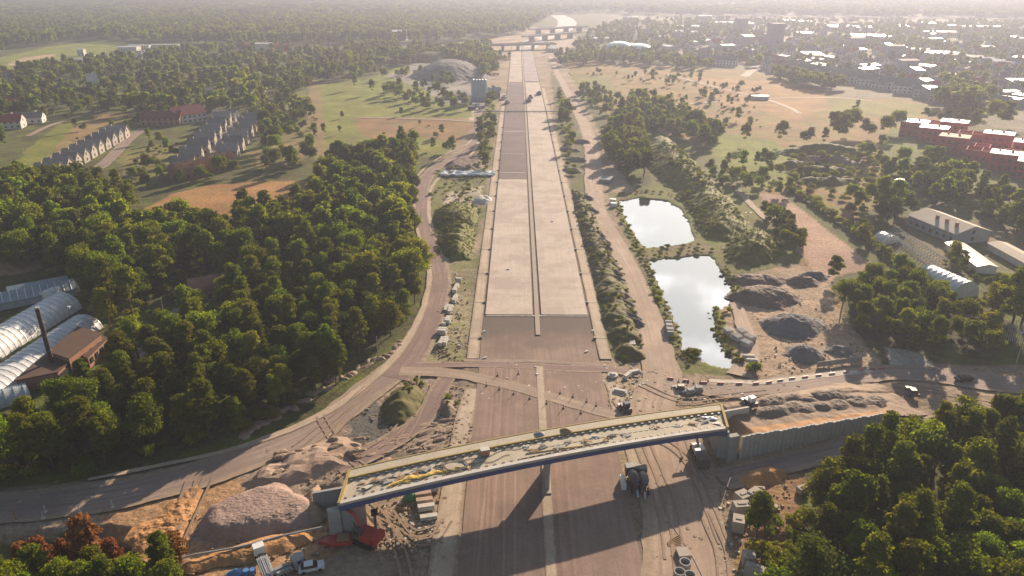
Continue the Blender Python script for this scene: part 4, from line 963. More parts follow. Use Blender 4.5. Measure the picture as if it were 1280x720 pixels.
def mobile_crane():
    x, y = at(873, 572); t = thing('truck_crane', 'truck with a raised grey boom parked under the right end of the bridge', 'truck crane', (x, y, .05), .04)
    MB().box((0, 0, .7), (1.6, 7.4, .6)).build('chassis', steel, t); cab(t, -4.4, 2.3, 1.6, 1.8, .7, steel)
    MB().box((0, .4, 1.3), (2.2, 2.6, 1.1)).build('turret', steel_light, t)
    m = MB(); m.tube([(0, .3, 2.2), (0, 6.5, 5.0)], .32, 6); m.build('boom', steel_light, t)
    m = MB(); m.tube([(0, 6.4, 5.0), (0, 6.5, 3.0)], .05, 5); m.box((0, 6.5, 2.7), (.5, .4, .5)); m.build('hook', steel, t)
    m = MB(); m.box((0, -2.2, 1.31), (2.2, 2.2, .12)); m.build('platform', M('grey_plate', (.3, .32, .34), bs=.05), t)
    for yy in (-3.6, -1.0, 1.5, 2.8):
        for sx in (-1, 1): wheel(t, sx * .95, yy, .5, .35)
mobile_crane()
x, y = at(782, 514); t = thing('compact_loader', 'small dark machine behind the middle of the bridge near the right verge', 'loader', (x, y, 0), .4)
MB().box((0, 0, .5), (1.6, 3, .9)).build('body', steel, t); MB().box((0, -.2, 1.4), (1.3, 1.2, 1.1)).build('cab', window_dark, t); MB().box((0, 2.0, .2), (1.9, .7, .7)).build('bucket', steel_light, t)
for yy in (-.9, .9):
    for sx in (-1, 1): wheel(t, sx * .85, yy, .5, .35)

def excavator(label, px, py, rz, body, sc=1, z=.05, arm=True):
    x, y = at(px, py); t = thing('excavator', label, 'excavator', (x, y, z), rz, None, sc)
    for sx in (-1, 1):
        m = MB(); prof = [(-2.0, .45), (-1.6, .08), (1.6, .08), (2.0, .45), (1.6, .85), (-1.6, .85)]
        vs = [(sx * 1.15 + dx, a, b_) for dx in (-.28, .28) for a, b_ in prof]
        m.add(vs, [(0, 1, 2, 3, 4, 5), (11, 10, 9, 8, 7, 6)] + [(i, i + 6, (i + 1) % 6 + 6, (i + 1) % 6) for i in range(6)]); m.build('track', rubber, t)
    MB().box((0, 0, .75), (1.4, 2.2, .35)).build('undercarriage', steel, t)
    MB().prism([(-1.35, -2.3), (1.35, -2.3), (1.35, 1.2), (-.1, 1.2), (-.1, .4), (-1.35, .4)], 1.1, 2.1).build('house', body, t)
    MB().prism([(-1.35, -2.6), (1.35, -2.6), (1.35, -1.7), (-1.35, -1.7)], 1.15, 2.45).build('counterweight', body, t)
    c = MB().box((-.85, .95, 1.15), (1.0, 1.6, 1.75), 0, 0, .9).build('cab', steel, t)
    MB().box((-.85, 1.72, 1.8), (.8, .05, .8)).box((-1.34, .95, 1.8), (.05, 1.1, .8)).build('window', window_dark, c)
    if arm:
        m = MB(); m.tube([(.25, .9, 1.8), (.25, 2.4, 4.4), (.25, 4.6, 4.7)], [.3, .3, .2], 6); m.build('boom', body if arm == 1 else steel, t)
        m = MB(); m.tube([(.25, 4.6, 4.8), (.25, 5.6, 2.0)], [.2, .13], 6); m.build('stick', steel, t)
        m = MB(); m.prism([(-.35, 5.3), (.85, 5.3), (.85, 6.1), (-.35, 6.1)], [1.1, 1.1, 1.6, 1.6], [2.0] * 4); m.build('bucket', steel, t)
        m = MB(); m.tube([(.25, 1.4, 1.7), (.25, 2.7, 3.6)], .1, 6); m.build('ram', steel_light, t)
    return t
excavator('red tracked excavator with its black boom raised beside the left bridge end', 459, 678, 1.1, red_paint, 1.15, .05, 1)
x, y = at(424, 678); t = thing('steel_skip', 'wide red tapered steel skip in front of the left abutment', 'skip', (x, y, 0), .15)
MB().prism([(-3.6, -.2), (-1, -1.2), (2.4, -1.2), (2.8, 1.2), (-.8, 1.4)], .2, .9).build('tray', red_paint, t)
m = MB(); m.box((.8, 0, .91), (2.2, 1.6, .3)); m.build('load', timber, t)
for sx in (-1, 1.6): MB().box((sx, 0, 0), (.3, 2, .22)).build('skid', steel, t)
x, y = at(470, 662); t = thing('drilling_mast', 'dark drilling attachment standing behind the red excavator', 'drill', (x, y, 0), .3)
MB().tube([(0, 0, 0), (0, .3, 3.8)], .28, 8).build('mast', steel, t); MB().box((0, .3, 3.2), (1.2, .8, 1.0)).build('motor', rubber, t); MB().box((0, 0, 0), (1.4, 1.4, .3)).build('foot', steel, t)

def car(label, px, py, rz, paint, z=.05, cat='car', group=None, x=None, y=None):
    if x is None: x, y = at(px, py)
    t = thing('parked_car', label, cat, (x, y, z), rz, group)
    prof = [(-2.15, .35), (2.1, .35), (2.2, .6), (2.05, .85), (1.0, .95), (-1.5, .98), (-2.1, .92), (-2.2, .6)]
    def ext(prof, w0, w1):
        n = len(prof); vs = [(a, -w0, b_) for a, b_ in prof] + [(a, w0, b_) for a, b_ in prof]
        return MB().add(vs, [tuple(range(n)), tuple(range(n, 2 * n))[::-1]] + [(i, i + n, (i + 1) % n + n, (i + 1) % n) for i in range(n)])
    ext(prof, .88, .88).build('body', paint, t)
    m = MB(); m.prism([(-1.75, -.8), (1.0, -.8), (1.0, .8), (-1.75, .8)], .93, .96)
    vs = [(-1.75, -.8, .96), (1.0, -.8, .95), (1.0, .8, .95), (-1.75, .8, .96), (-1.2, -.66, 1.42), (.25, -.66, 1.45), (.25, .66, 1.45), (-1.2, .66, 1.42)]
    g = MB().add(vs, [(0, 1, 5, 4), (1, 2, 6, 5), (2, 3, 7, 6), (3, 0, 4, 7), (4, 5, 6, 7), (3, 2, 1, 0)]).build('window', window_dark, t)
    MB().prism([(-1.22, -.68), (.3, -.68), (.3, .68), (-1.22, .68)], 1.43, 1.49).build('roof', paint, t)
    for sy in (-1, 1):
        for xx in (-1.35, 1.35):
            MB().tube([(xx, sy * .75, .33), (xx, sy * .93, .33)], .33, 12).build('wheel', rubber, t)
        MB().box((2.14, sy * .6, .62), (.12, .35, .14)).build('headlight', glass_dark, t)
    return t
car('silver white saloon car parked at the edge of the sunlit patch', 390, 712, .28, M('silver_paint', (.6, .62, .63), (.55, .57, .58), rough=.3, bs=0))
def truck(label, px, py, rz, L, cabm, load, kind):
    x, y = at(px, py); t = thing('flatbed_truck', label, 'truck', (x, y, .05), rz, None, .82)
    MB().box((0, -L * .1, .8), (1.0, L, .25)).build('chassis', steel, t)
    cab(t, L / 2 - .8, 2.3, 1.8, 2.0, .7, cabm)
    b_ = MB().box((0, -L * .12, 1.1), (2.4, L * .72, .18)).build('flatbed', steel_light, t)
    m = MB()
    for k in range(6): m.box((-1 + .4 * k, -L * .12, 1.3 + .12 * (k % 3)), (.22, L * .66, .25))
    m.build('load', load, t)
    for yy in (L / 2 - .4, -L * .2, -L * .38):
        for sx in (-1, 1): wheel(t, sx * .98, yy, .48, .3)
truck('flatbed truck with pale cab carrying long beams at the lower left edge', 331, 710, .55, 8.5, white_paint, steel_light, 0)
truck('small flatbed truck with a grey load behind the silver car', 358, 716, -.9, 4.6, M('grey_paint', (.35, .35, .36), bs=.02), conc_grey, 0)
x, y = at(374, 704); t = thing('trailer', 'small grey box trailer left of the silver car', 'trailer', (x, y, .05), .3)
MB().box((0, 0, .5), (1.8, 1.6, 1.2)).build('box', conc_grey, t); [wheel(t, s * .95, 0, .33, .2) for s in (-1, 1)]; MB().box((0, 1.2, .5), (.12, 1.2, .1)).build('drawbar', steel, t)
x, y = at(308, 718); tag(MB().tube([(0, 0, 0), (0, 0, 1.0)], .5, 12).tube([(1.1, .2, 0), (1.1, .2, 1.0)], .5, 12).build('barrels', blue_plastic, None, (x, y, 0)), 'pair of pale blue barrels beside the flatbed truck', 'barrels')
x, y = at(294, 716); tag(heap('cloth_heap', blob(x, y, 1.4, 1, 0, 10, 4), 1.1, blue_plastic, .9, 0, .3, .15, label='blue white plastic heap left of the flatbed truck', cat='heap'))
car('dark off road car standing at the end of the orange fill', 1139, 493, 1.5, steel, .3)
car('dark car in the tree shade on the site track', 1204, 476, .2, glass_dark, .1)
x, y = at(966, 507, 3.8)
# digger and dumpers by the far works
x, y = at(964, 512, 4.6); t = thing('compact_loader', 'small dark loader at the left end of the gravel rows on the fill', 'loader', (x - 4, y + 2, 4.3), .4)
MB().box((0, 0, .5), (1.6, 3, .9)).build('body', steel, t); MB().box((0, -.2, 1.4), (1.3, 1.2, 1.1)).build('cab', white_paint, t); MB().box((0, 2.0, .2), (1.9, .7, .7)).build('bucket', steel_light, t)
for yy in (-.9, .9):
    for sx in (-1, 1): wheel(t, sx * .85, yy, .5, .35)
for i, (px, py) in enumerate(((850, 486), (872, 488), (862, 491))):
    x, y = at(px, py); tag(MB().box((0, 0, 0), (2.4, 1.4, .7)).box((.2, 0, .7), (1.6, 1.1, .4)).box((-1.6, .6, 0), (.8, .5, .4)).build('material_stack', conc_grey if i else steel, None, (x, y, 0), .2 * i), ['dark crate stack behind the right end of the bridge', 'grey stack right of the dark crate stack', 'low grey stack in front of the crate stacks'][i], 'material stack')
for i, (px, py, mt, rz) in enumerate([(630, 124, steel_light, .1), (634, 130, M('grey_paint', (.3, .3, .3)), .0), (661, 128, steel, 0), (663, 124, steel, 0), (674, 119, rubber, .1)]):
    x, y = at(px, py); t = thing('paving_machine', ['pale paving machine on the brown carriageway, left one', 'grey paving machine close to the left verge', 'dark paving machine at the median, near one', 'dark paving machine at the median, far one', 'dark roller by the right verge'][i], 'paving machine', (x, y, .35), rz)
    MB().box((0, 0, .6), (3.0, 6.5, 1.6)).build('body', mt, t); MB().box((0, -1, 2.2), (2.2, 2.0, 1.3)).build('cab', steel_light if i < 2 else steel, t); MB().box((0, 4.0, .2), (4.6, 1.4, 1.0)).build('hopper', mt, t)
    for yy in (-2, 2):
        for sx in (-1, 1): wheel(t, sx * 1.5, yy, .75, .45)
# barrier line across the carriageways far off
x0, y0 = at(604, 141); x1, y1 = at(700, 142)
t = thing('tape_barrier', 'thin grey line of boards across both carriageways beyond the paving works', 'barrier', (x0, y0, 0))
m = MB(); m.box(((x1 - x0) / 2, 0, .8), (x1 - x0, .25, .7)); m.build('board', conc_grey, t)
m = MB(); [m.box((k * (x1 - x0) / 12, 0, 0), (.3, .6, .8)) for k in range(13)]; m.build('foot', steel, t)

# ================================================================== MASTS AND POLES
def mast(label, px, py, h, mat=steel_light, lattice=False, arms=True):
    x, y = at(px, py); t = thing('street_mast', label, 'mast', (x, y, 0))
    if lattice:
        m = MB()
        for sx in (-.35, .35):
            for sy in (-.35, .35): m.tube([(sx, sy, 0), (sx * .5, sy * .5, h)], .06, 4)
        for k in range(int(h / 1.2)):
            m.tube([(-.35, -.35, k * 1.2), (.35, .35, k * 1.2 + 1.2)], .04, 4)
        m.build('pole', mat, t)
    else: MB().tube([(0, 0, 0), (0, 0, h)], [.14, .09], 8).build('pole', mat, t)
    if arms: MB().tube([(-.9, 0, h * .97), (.9, 0, h * .97)], .07, 5).box((-.9, 0, h * .95), (.5, .3, .25)).box((.9, 0, h * .95), (.5, .3, .25)).build('lamp_arm', mat, t)
mast('lattice mast at the edge of the wood beside the service road', 521, 362, 9, lattice=True, arms=False)
mast('slim pole left of the lattice mast at the wood edge', 512, 374, 7, arms=False)
mast('slim pole standing on the green mound left of the motorway', 568, 290, 9)
mast('tall pale lamp mast between the grassy ridge and the round mound', 932, 292, 9)
mast('short pole beside the churned bank below the wood', 473, 450, 7, arms=False)
mast('pole in the woodland lane clearing', 208, 408, 9, arms=False)
mast('pole under the corner tree at the right', 1268, 462, 11, arms=True)
mast('bare leaning timber pole before the lower left haul road', 20, 650, 3, timber, arms=False)
for i, (px, py) in enumerate([(54, 648), (100, 640), (141, 634), (57, 640)]):
    x, y = at(px, py); tag(MB().tube([(0, 0, 0), (0, 0, 1.6)], .09, 6).box((0, 0, 0), (.6, .6, .12)).build('marker_post', conc_white, None, (x, y, 0)), 'thin pale post along the shaded haul road at the lower left', 'marker post', 'pale posts along the shaded haul road')

# ================================================================== GREENHOUSES, SHEDS, CHIMNEY (left)
def tunnel(label, p0, p1, w, h, mat, hoops=True, cover=True, group=None):
    (x0, y0), (x1, y1) = p0, p1; L = math.hypot(x1 - x0, y1 - y0); a = math.atan2(y1 - y0, x1 - x0)
    t = thing('polytunnel', label, 'polytunnel', (x0, y0, 0), a, group)
    n = 14; k = int(L / .5)
    X = np.linspace(0, L, k)[:, None].repeat(n + 1, 1); th = np.linspace(0, math.pi, n + 1)[None].repeat(k, 0)
    sag = 1 - .035 * np.abs(np.sin(X * math.pi / 2.0)) * (np.sin(th) ** .5)
    Y = w / 2 * np.cos(th) * sag; Z = h * np.sin(th) * sag - .02
    if cover:
        link('cover', grid_mesh('cover', X, Y, Z, None, mat), t)
        for xx in (0, L):
            m = MB(); m.add([(xx, w / 2 * math.cos(q) * .99, h * math.sin(q) * .99) for q in np.linspace(0, math.pi, 13)], [tuple(range(13))]); m.build('end_wall', mat, t)
    m = MB()
    for i in range(int(L / 2.0) + 1):
        m.tube([(i * 2.0, w / 2 * math.cos(q) * 1.005, h * math.sin(q) * 1.005) for q in np.linspace(0, math.pi, 11)], .045 if cover else .08, 5)
    if not cover:
        for q in (.5, 1.2, 1.57, 2.0, 2.6): m.tube([(0, w / 2 * math.cos(q), h * math.sin(q)), (L, w / 2 * math.cos(q), h * math.sin(q))], .05, 4)
    m.build('hoops', steel_light, t)
    return t
g = 'polytunnels of the nursery at the left edge'
tunnel('large ribbed white polytunnel, upper one of the long pair', at(-70, 476), at(82, 384), 11, 5.2, film, group=g)
tunnel('smooth pale polytunnel, lower one of the long pair', at(-60, 522), at(108, 408), 10.5, 4.0, M('hazed_greenhouse_film', (.6, .61, .62), (.48, .49, .5), rough=.35, scale=.25, bs=.2), group=g)
tunnel('short whitish polytunnel end behind the long pair', at(56, 378), at(92, 362), 6, 3.6, film, group=g)
tunnel('small grey tunnel at the left edge in front of the brown roofed sheds', at(-30, 512), at(36, 492), 7, 3, film_grey, group=g)
def house(label, x, y, rz, L, W, h, hr, wall, roof, cat='house', group=None, wins=True, name='house', chim=True, over=.4):
    t = thing(name, label, cat, (x, y, 0), rz, group)
    MB().gwall(L, W, h, hr).build('wall', wall, t)
    r = MB().gable(L, W, h + .03, hr + .03, over).build('roof', roof, t)
    if chim: MB().box((L * .22, W * .12, hr - 1), (.7, .7, 1.9)).box((L * .22, W * .12, hr + .9), (.85, .85, .12)).build('chimney', wall, r)
    if wins:
        for sy in (-1, 1):
            n = max(2, int(L / 3.4))
            for fl in range(1 if h < 4.5 else 2):
                for k in range(n):
                    xx = -L / 2 + (k + .5) * L / n
                    f = MB().box((xx, sy * (W / 2 + .02), .9 + fl * 2.8), (1.3, .1, 1.4)).build('window', window_dark, t)
        for sx in (-1, 1):
            MB().box((sx * (L / 2 + .02), 0, .9), (.1, 1.5, 1.4)).build('window', window_dark, t)
            if hr > h + 1.5: MB().box((sx * (L / 2 + .02), 0, h * .9), (.1, 1.2, 1.3)).build('window', window_dark, t)
    return t
# glasshouse at the far left
x, y = at(22, 385); gh = house('old glass roofed greenhouse at the left edge behind the tunnels', x - 6, y + 2, .62, 40, 9, 2.2, 4.0, film_grey, M('old_glass', (.2, .26, .3), (.32, .36, .38), rough=.25, scale=.5, bs=.1), 'greenhouse', None, False, 'greenhouse', False)
m = MB()
for k in range(20):
    for s in (-1, 1): m.tube([(-20 + k * 2.05, 0, 4.33), (-20 + k * 2.05, s * 4.6, 2.48)], .07, 4)
m.build('glazing_bars', white_paint, gh)
x, y = at(48, 368); house('second glass roofed greenhouse beside the short tunnel', x, y + 1, .62, 16, 7, 2.4, 4.0, film_grey, MATS['old_glass'], 'greenhouse', None, False, 'greenhouse', False)
# brown roofed boiler house
def shed(label, corners, z0, z1, wall, roof, cat='shed'):
    cx = sum(c[0] for c in corners) / 4; cy = sum(c[1] for c in corners) / 4
    t = thing('shed', label, cat, (cx, cy, 0)); q = [(a - cx, b_ - cy) for a, b_ in corners]
    MB().prism(q, 0, z0).build('wall', wall, t)
    MB().prism([(a * 1.06, b_ * 1.06) for a, b_ in q], z0 + .003, z0 + .3).build('roof', roof, t)
    (ax, ay), (bx, by) = q[0], q[1]
    for k in range(4):
        u = (k + .5) / 4; o = MB().box((ax + (bx - ax) * u, ay + (by - ay) * u, z0 * .4), (1.3, .5, 1.4), math.atan2(by - ay, bx - ax)).build('window', window_dark, t)
    return t
shed('flat brown roofed boiler house beside the tall chimney', [at(86, 448, 5), at(126, 418, 5), at(97, 410, 5), at(62, 440, 5)], 5, 5, wall_brick, roof_brown)
shed('lower brown roofed annex at the foot of the tall chimney', [at(72, 466, 3.5), at(84, 455, 3.5), at(58, 444, 3.5), at(20, 476, 3.5)], 3.5, 3.5, wall_brick, roof_brown)
shed('narrow brick lean-to right of the brown roofed boiler house', [at(110, 448, 3), at(134, 424, 3), at(127, 420, 3), at(100, 444, 3)], 3, 3, wall_brick, roof_brown)
x, y = at(69, 468)
hh = 4.0
while proj(x, y, hh)[1] > 387: hh += .5
t = thing('tall_chimney', 'tall slender dark chimney stack beside the brown roofed sheds', 'chimney', (x, y, 0))
MB().tube([(0, 0, 0), (0, 0, hh)], [.62, .48], 14).build('shaft', M('rust_dark', (.07, .05, .045), (.1, .06, .05), bs=.2), t)
MB().tube([(0, 0, hh), (0, 0, hh + .35)], [.55, .55], 14).build('rim', conc_grey, t)
m = MB(); [m.tube([(.62 * math.cos(a), .62 * math.sin(a), z) for a in np.linspace(0, 6.28, 13)], .06, 4) for z in np.arange(3, hh, 4)]; m.build('band', steel, t)
x, y = at(268, 368); house('low house with brown roof hidden in the left wood', x, y, .5, 14, 10, 4, 6.5, wall_brick, roof_brown, 'house', None, True, 'house', False)
x, y = at(4, 585); house('small timber shed at the left edge below the wood', x, y, .3, 6, 5, 3, 4.2, timber, roof_brown, 'shed', None, False, 'shed', False)

# ================================================================== HOUSE ROWS (left)
def row(p0, p1, n, W, L, h, hr, rzoff, wall, roof, lb, grp, faces=1):
    for i in range(n):
        u = (i + .5) / n; x = p0[0] + (p1[0] - p0[0]) * u; y = p0[1] + (p1[1] - p0[1]) * u
        a = math.atan2(p1[1] - p0[1], p1[0] - p0[0]) + rzoff
        if i == 0: proto = house(lb % i if '%' in lb else lb, x, y, a, L, W, h, hr, wall, roof, 'terraced house', grp, True, 'terraced_house')
        else: copy_thing(proto, (x, y, 0), a)
    return proto
row(at(45, 233), at(152, 170), 11, 8.6, 11.5, 4.4, 7.8, math.pi / 2, wall_row, M('row_roof_tiles', (.27, .25, .24), (.2, .185, .175), scale=.4, bs=.3, rnd=.2, fine=3), 'grey roofed semi-detached house in the slanting row at the far left', 'houses of the far left row')
row(at(226, 222), at(282, 152), 7, 9.5, 11, 5.2, 8.8, math.pi / 2, wall_row, M('row_roof_tiles', (.27, .25, .24), (.2, .185, .175), scale=.4, bs=.3, rnd=.2, fine=3), 'grey roofed house in the left side of the new double row', 'houses in the left side of the double row')
row(at(283, 203), at(318, 153), 6, 9.5, 11, 5.2, 8.8, math.pi / 2, wall_row, M('row_roof_tiles', (.27, .25, .24), (.2, .185, .175), scale=.4, bs=.3, rnd=.2, fine=3), 'grey roofed house in the right side of the new double row', 'houses in the right side of the double row')
for i, (px, py, rz, L, W, lb) in enumerate([(234, 222, .9, 14, 10, 'unfinished brick house at the near left end of the double row'), (276, 212, .9, 15, 11, 'unfinished roofless brick house at the near right end of the double row')]):
    x, y = at(px, py); t = thing('unfinished_house', lb, 'unfinished house', (x, y, 0), rz)
    m = MB()
    for sx in (-1, 1): m.box((sx * (L / 2 - .2), 0, 0), (.4, W, 6.2)); m.add([(sx * (L / 2 - .2), -W / 2, 6.2), (sx * (L / 2 - .2), W / 2, 6.2), (sx * (L / 2 - .2), 0, 9)], [(0, 1, 2)])
    for sy in (-1, 1): m.box((0, sy * (W / 2 - .2), 0), (L - .8, .4, 6))
    m.box((0, 0, 0), (.3, W - .8, 6.5)); m.build('wall', wall_brick, t)
    m = MB(); [m.tube([(-L / 2 + .8 + k * 1.2, s * W / 2, 6.2), (-L / 2 + .8 + k * 1.2, 0, 9)], .12, 4) for k in range(int(L / 1.2)) for s in (-1, 1)]; m.build('rafters', timber, t)
    for k in range(4):
        for sy in (-1, 1): MB().box((-L / 2 + 2 + k * (L - 4) / 3, sy * (W / 2 + .02), 1), (1.4, .1, 1.4)).build('window', window_dark, t)
for (px, py, rz, L, W, h, hr, wl_, rf, lb) in [
    (28, 136, .4, 20, 13, 5, 9, wall_white, roof_red, 'white house with bright red hipped roof in the far left village'),
    (8, 160, .3, 22, 13, 5, 9, wall_white, roof_red, 'long house with dull red roof at the left edge of the village'),
    (40, 153, .3, 16, 11, 4, 7, wall_white, roof_grey, 'small grey roofed house between the two red roofed ones'),
    (20, 96, .3, 18, 12, 4, 7, wall_white, roof_red, 'far house with red roof beyond the left village trees'),
    (2, 100, .3, 22, 16, 5, 8, wall_white, roof_grey, 'white walled far house at the left edge'),
    (205, 155, .15, 26, 16, 5, 9, wall_brick, M('dark_red_roof', (.2, .06, .05), (.14, .05, .04), scale=.3, bs=.2), 'wide dark red roofed villa, left wing, beside the double row'),
    (235, 152, .9, 22, 14, 6, 11, wall_white, MATS['dark_red_roof'], 'dark red roofed villa, right wing, beside the double row'),
    (283, 150, .1, 16, 12, 6, 7.5, wall_white, roof_grey, 'plain white house closing the far end of the double row'),
    (118, 115, .5, 8, 8, 8, 16, wall_white, wall_white, 'small pointed white chapel among the far left trees'),
    (275, 118, .1, 26, 12, 4, 6, wall_grey, roof_grey, 'long low grey house in the trees beyond the double row'),
    (300, 128, .1, 20, 12, 4, 6, wall_grey, roof_grey, 'low grey house right of the long low grey one'),
    (331, 68, .1, 20, 14, 14, 15, wall_white, wall_white, 'tall pale apartment block above the far left trees'),
    (333, 63.5, .1, 60, 20, 8, 10, wall_red, roof_red, 'long red roofed building in front of the pale apartment block'),
    (308, 73, .9, 60, 26, 5, 7, wall_grey, roof_grey, 'long grey hall left of the red roofed building'),
    (497, 50, .0, 32, 30, 14, 16, wall_grey, wall_white, 'pale square building on the horizon left of the interchange'),
    (92, 83, .1, 24, 12, 6, 8, wall_white, roof_white, 'small white shed beyond the left trees'),
    (103, 70, .1, 8, 8, 8, 9, wall_white, roof_white, 'tiny white tower by the far car lot')]:
    x, y = at(px, py); house(lb, x, y, rz, L, W, h, hr, wl_, rf, 'building' if L > 24 else 'house', None, True, 'building' if L > 24 else 'house', L < 24)
# far car lot
cl = car('far parked car in the wide car lot beyond the left trees', 0, 0, .2, M('lot_car_paint', (.6, .62, .65), (.3, .32, .36), rnd=.5, scale=.02, bs=0), .1, 'car', 'cars in the far car lot', *at(130, 66))
for i in range(150):
    px = rd.uniform(105, 212); py = 75 - (px - 105) * .095 + rd.choice((-3.2, -1.2, .4, 2.2)) + rd.uniform(-.3, .3)
    x, y = at(px, py)
    copy_thing(cl, (x, y, .1), rd.choice((.2, 1.8)) + rd.uniform(-.1, .1), sc=1.35)
for (px, py, L, lb) in ((158, 64, 26, 'white sales hall at the far edge of the car lot'), (172, 62, 30, 'second white hall beside the car lot'), (205, 61, 40, 'low white hall right of the car lot')):
    x, y = at(px, py); house(lb, x, y + 10, .05, L, 16, 5, 6, wall_white, roof_white, 'hall', None, True, 'hall', False)

# ================================================================== SILOS
sx_, sy_ = at(599, 126)
t = thing('silo_group', 'pale blue clad silo tower with vertical ribs beside the service road', 'silo', (sx_, sy_, 0))
for k in range(5):
    o = MB().tube([(-5 + k * 2.5, 0, 2.5), (-5 + k * 2.5, 0, 17)], 1.35, 14).build('silo', silo_blue, t)
    MB().tube([(-5 + k * 2.5, 0, 17), (-5 + k * 2.5, 0, 17.8)], [1.3, .3], 12).build('cap', steel_light, o)
m = MB(); m.box((0, 2.0, 0), (13, 3, 16.5)); m.build('cladding', silo_blue, t)
m = MB(); [m.box((-6 + k * 3, s * 1.4, 0), (.4, .4, 2.6)) for k in range(5) for s in (-1, 1)]; m.build('support_legs', steel, t)
x, y = at(619, 122); t = thing('aggregate_hopper', 'grey hopper building with sloping conveyor right of the silos', 'hopper', (x, y, 0))
MB().box((0, 0, 0), (9, 8, 6)).build('housing', wall_grey, t); MB().gable(9, 8, 6.05, 8.5).build('roof', wall_grey, t)
MB().tube([(-3, -2, 8), (-14, 2, 12)], .8, 6).build('conveyor', steel_light, t)
for i, (px, py) in enumerate(((595, 133), (590, 137), (583, 130), (602, 136))):
    x, y = at(px, py); t = thing('site_container', 'small %s container in front of the silos' % ['white', 'dark', 'pale', 'grey'][i], 'container', (x, y, 0), .3 * i)
    MB().box((0, 0, .1), (6, 2.5, 2.5)).build('box', [white_paint, steel, conc_white, wall_grey][i], t); MB().box((0, -1.27, .3), (1.0, .06, 2.0)).build('door', steel, t)
x, y = at(585, 218); gx = np.linspace(-14, 14, 40); gy = np.linspace(-5, 5, 14); X, Y = np.meshgrid(gx, gy)
tag(link('pale_tarpaulin', grid_mesh('pale_tarpaulin', X, Y, .5 + 1.2 * fbm(X * .4, Y * .6, 3) - (np.abs(Y) > 4.6) * .6, None, film_grey, False), None, (x, y, 0), .03), 'wide pale tarpaulin spread between service road and motorway', 'tarpaulin')
x, y = at(603, 250); tag(heap('rubble_heap', blob(x, y, 5, 6, 0, 12, 3), 1.6, conc_white, .7, 0, .6, .3, label='small pale rubble heap beside the left verge strip', cat='heap'))

# ================================================================== RED BUILDINGS (right)
redl = [(1141, 168, 0), (1165, 176, 1), (1159, 163, 3), (1190, 188, 2), (1190, 168, 1), (1213, 178, 3), (1225, 200, 3), (1245, 184, 1), (1255, 211, 1), (1283, 196, 1), (1290, 222, 1), (1216, 194, 3), (1272, 204, 3), (1318, 208, 1)]
rlab = ['smallest red block with cluttered roof at the far left end of the red estate', 'front red block with bright white flat roof, second from the left', 'open red walled link between the two leftmost red blocks', 'front red block with beige flat roof', 'back red block with white roof at the far side of the red estate',
        'roofless red walled block behind the beige roofed one', 'roofless red block with raised cross walls in the front row', 'back row red block with white roof right of the roofless one', 'front red block with white roof near the right edge', 'back red block with white roof cut by the right edge', 'front red block at the right picture edge',
        'low red walled link behind the roofless front block', 'low red walled link near the right edge', 'red block beyond the right edge of the estate']
for i, (px, py, k) in enumerate(redl):
    x, y = at(px, py, 0); t = thing('red_block', rlab[i], 'unfinished building', (x, y, 0), -.62)
    h = 8.5 if k != 3 else 6.2
    m = MB(); L, W = 15, 12
    for s in (-1, 1):
        m.box((s * (L / 2 - .2), 0, 0), (.4, W, h)); m.box((0, s * (W / 2 - .2), 0), (L - .8, .4, h))
    m.box((0, 0, 0), (.35, W - .8, h)); m.box((L / 4, 0, 0), (L / 2 - .6, .3, h - .4)); m.box((0, 0, 3), (L - .9, W - .9, .3)); m.build('wall', wall_red, t)
    if k in (1, 2, 0):
        MB().box((0, 0, h + .003), (L + .8, W + .8, .35)).build('roof', roof_white if k != 2 else roof_beige, t)
        mm = MB(); mm.box((2, 1, h + .36), (1.2, 1.2, 1.3)); mm.box((-4, 3, h + .36), (.9, .9, 1.1)); mm.build('chimney', wall_brick, t)
    for fl in range(2 if h > 7 else 1):
        for q in range(4):
            MB().box((-L / 2 + 2.2 + q * 3.5, -W / 2 - .01, 1.0 + fl * 3.6), (1.6, .12, 2.0)).build('window', window_dark, t)
        for q in range(3):
            MB().box((-L / 2 - .01, -W / 2 + 2.4 + q * 3.5, 1.0 + fl * 3.6), (.12, 1.4, 1.8)).build('window', window_dark, t)

# ================================================================== NURSERY AND HALLS (right)
x, y = at(1183, 291); a = -1.02
t = house('wide beige roofed workshop with gable end and roof vents among the right trees', x, y, math.atan2(at(1222, 292)[1] - at(1140, 260)[1], at(1222, 292)[0] - at(1140, 260)[0]), 25, 16, 4, 6.5, wall_grey, roof_beige, 'workshop', None, True, 'workshop', False)
for k in (-2, 3, 8): MB().box((k, -4, 5), (1.0, 1.0, 2.0)).build('roof_vent', wall_brick, t)
def alongh(label, p0, p1, W, h, hr, wl_, rf):
    (x0, y0), (x1, y1) = p0, p1
    return house(label, (x0 + x1) / 2, (y0 + y1) / 2, math.atan2(y1 - y0, x1 - x0), math.hypot(x1 - x0, y1 - y0), W, h, hr, wl_, rf, 'shed', None, False, 'long_shed', False)
alongh('long narrow white roofed shed right of the workshop', at(1192, 312), at(1232, 342), 6.5, 2.4, 3.2, wall_white, roof_white)
alongh('long beige roofed shed at the right edge', at(1245, 312), at(1300, 342), 7, 2.4, 3.2, wall_white, roof_beige)
tunnel('bright white polytunnel behind the right thicket', at(1158, 350), at(1206, 372), 11, 5.6, film)
tunnel('bare hooped tunnel frame left of the workshop', at(1104, 300), at(1168, 345), 9, 3.5, film, cover=False)
tunnel('second bare hooped tunnel frame beside the first', at(1118, 293), at(1180, 335), 6, 3, film, cover=False)
tunnel('short white tunnel end at the far end of the bare hoops', at(1100, 298), at(1116, 304), 8, 3, film)
x, y = at(1130, 230); m = MB()
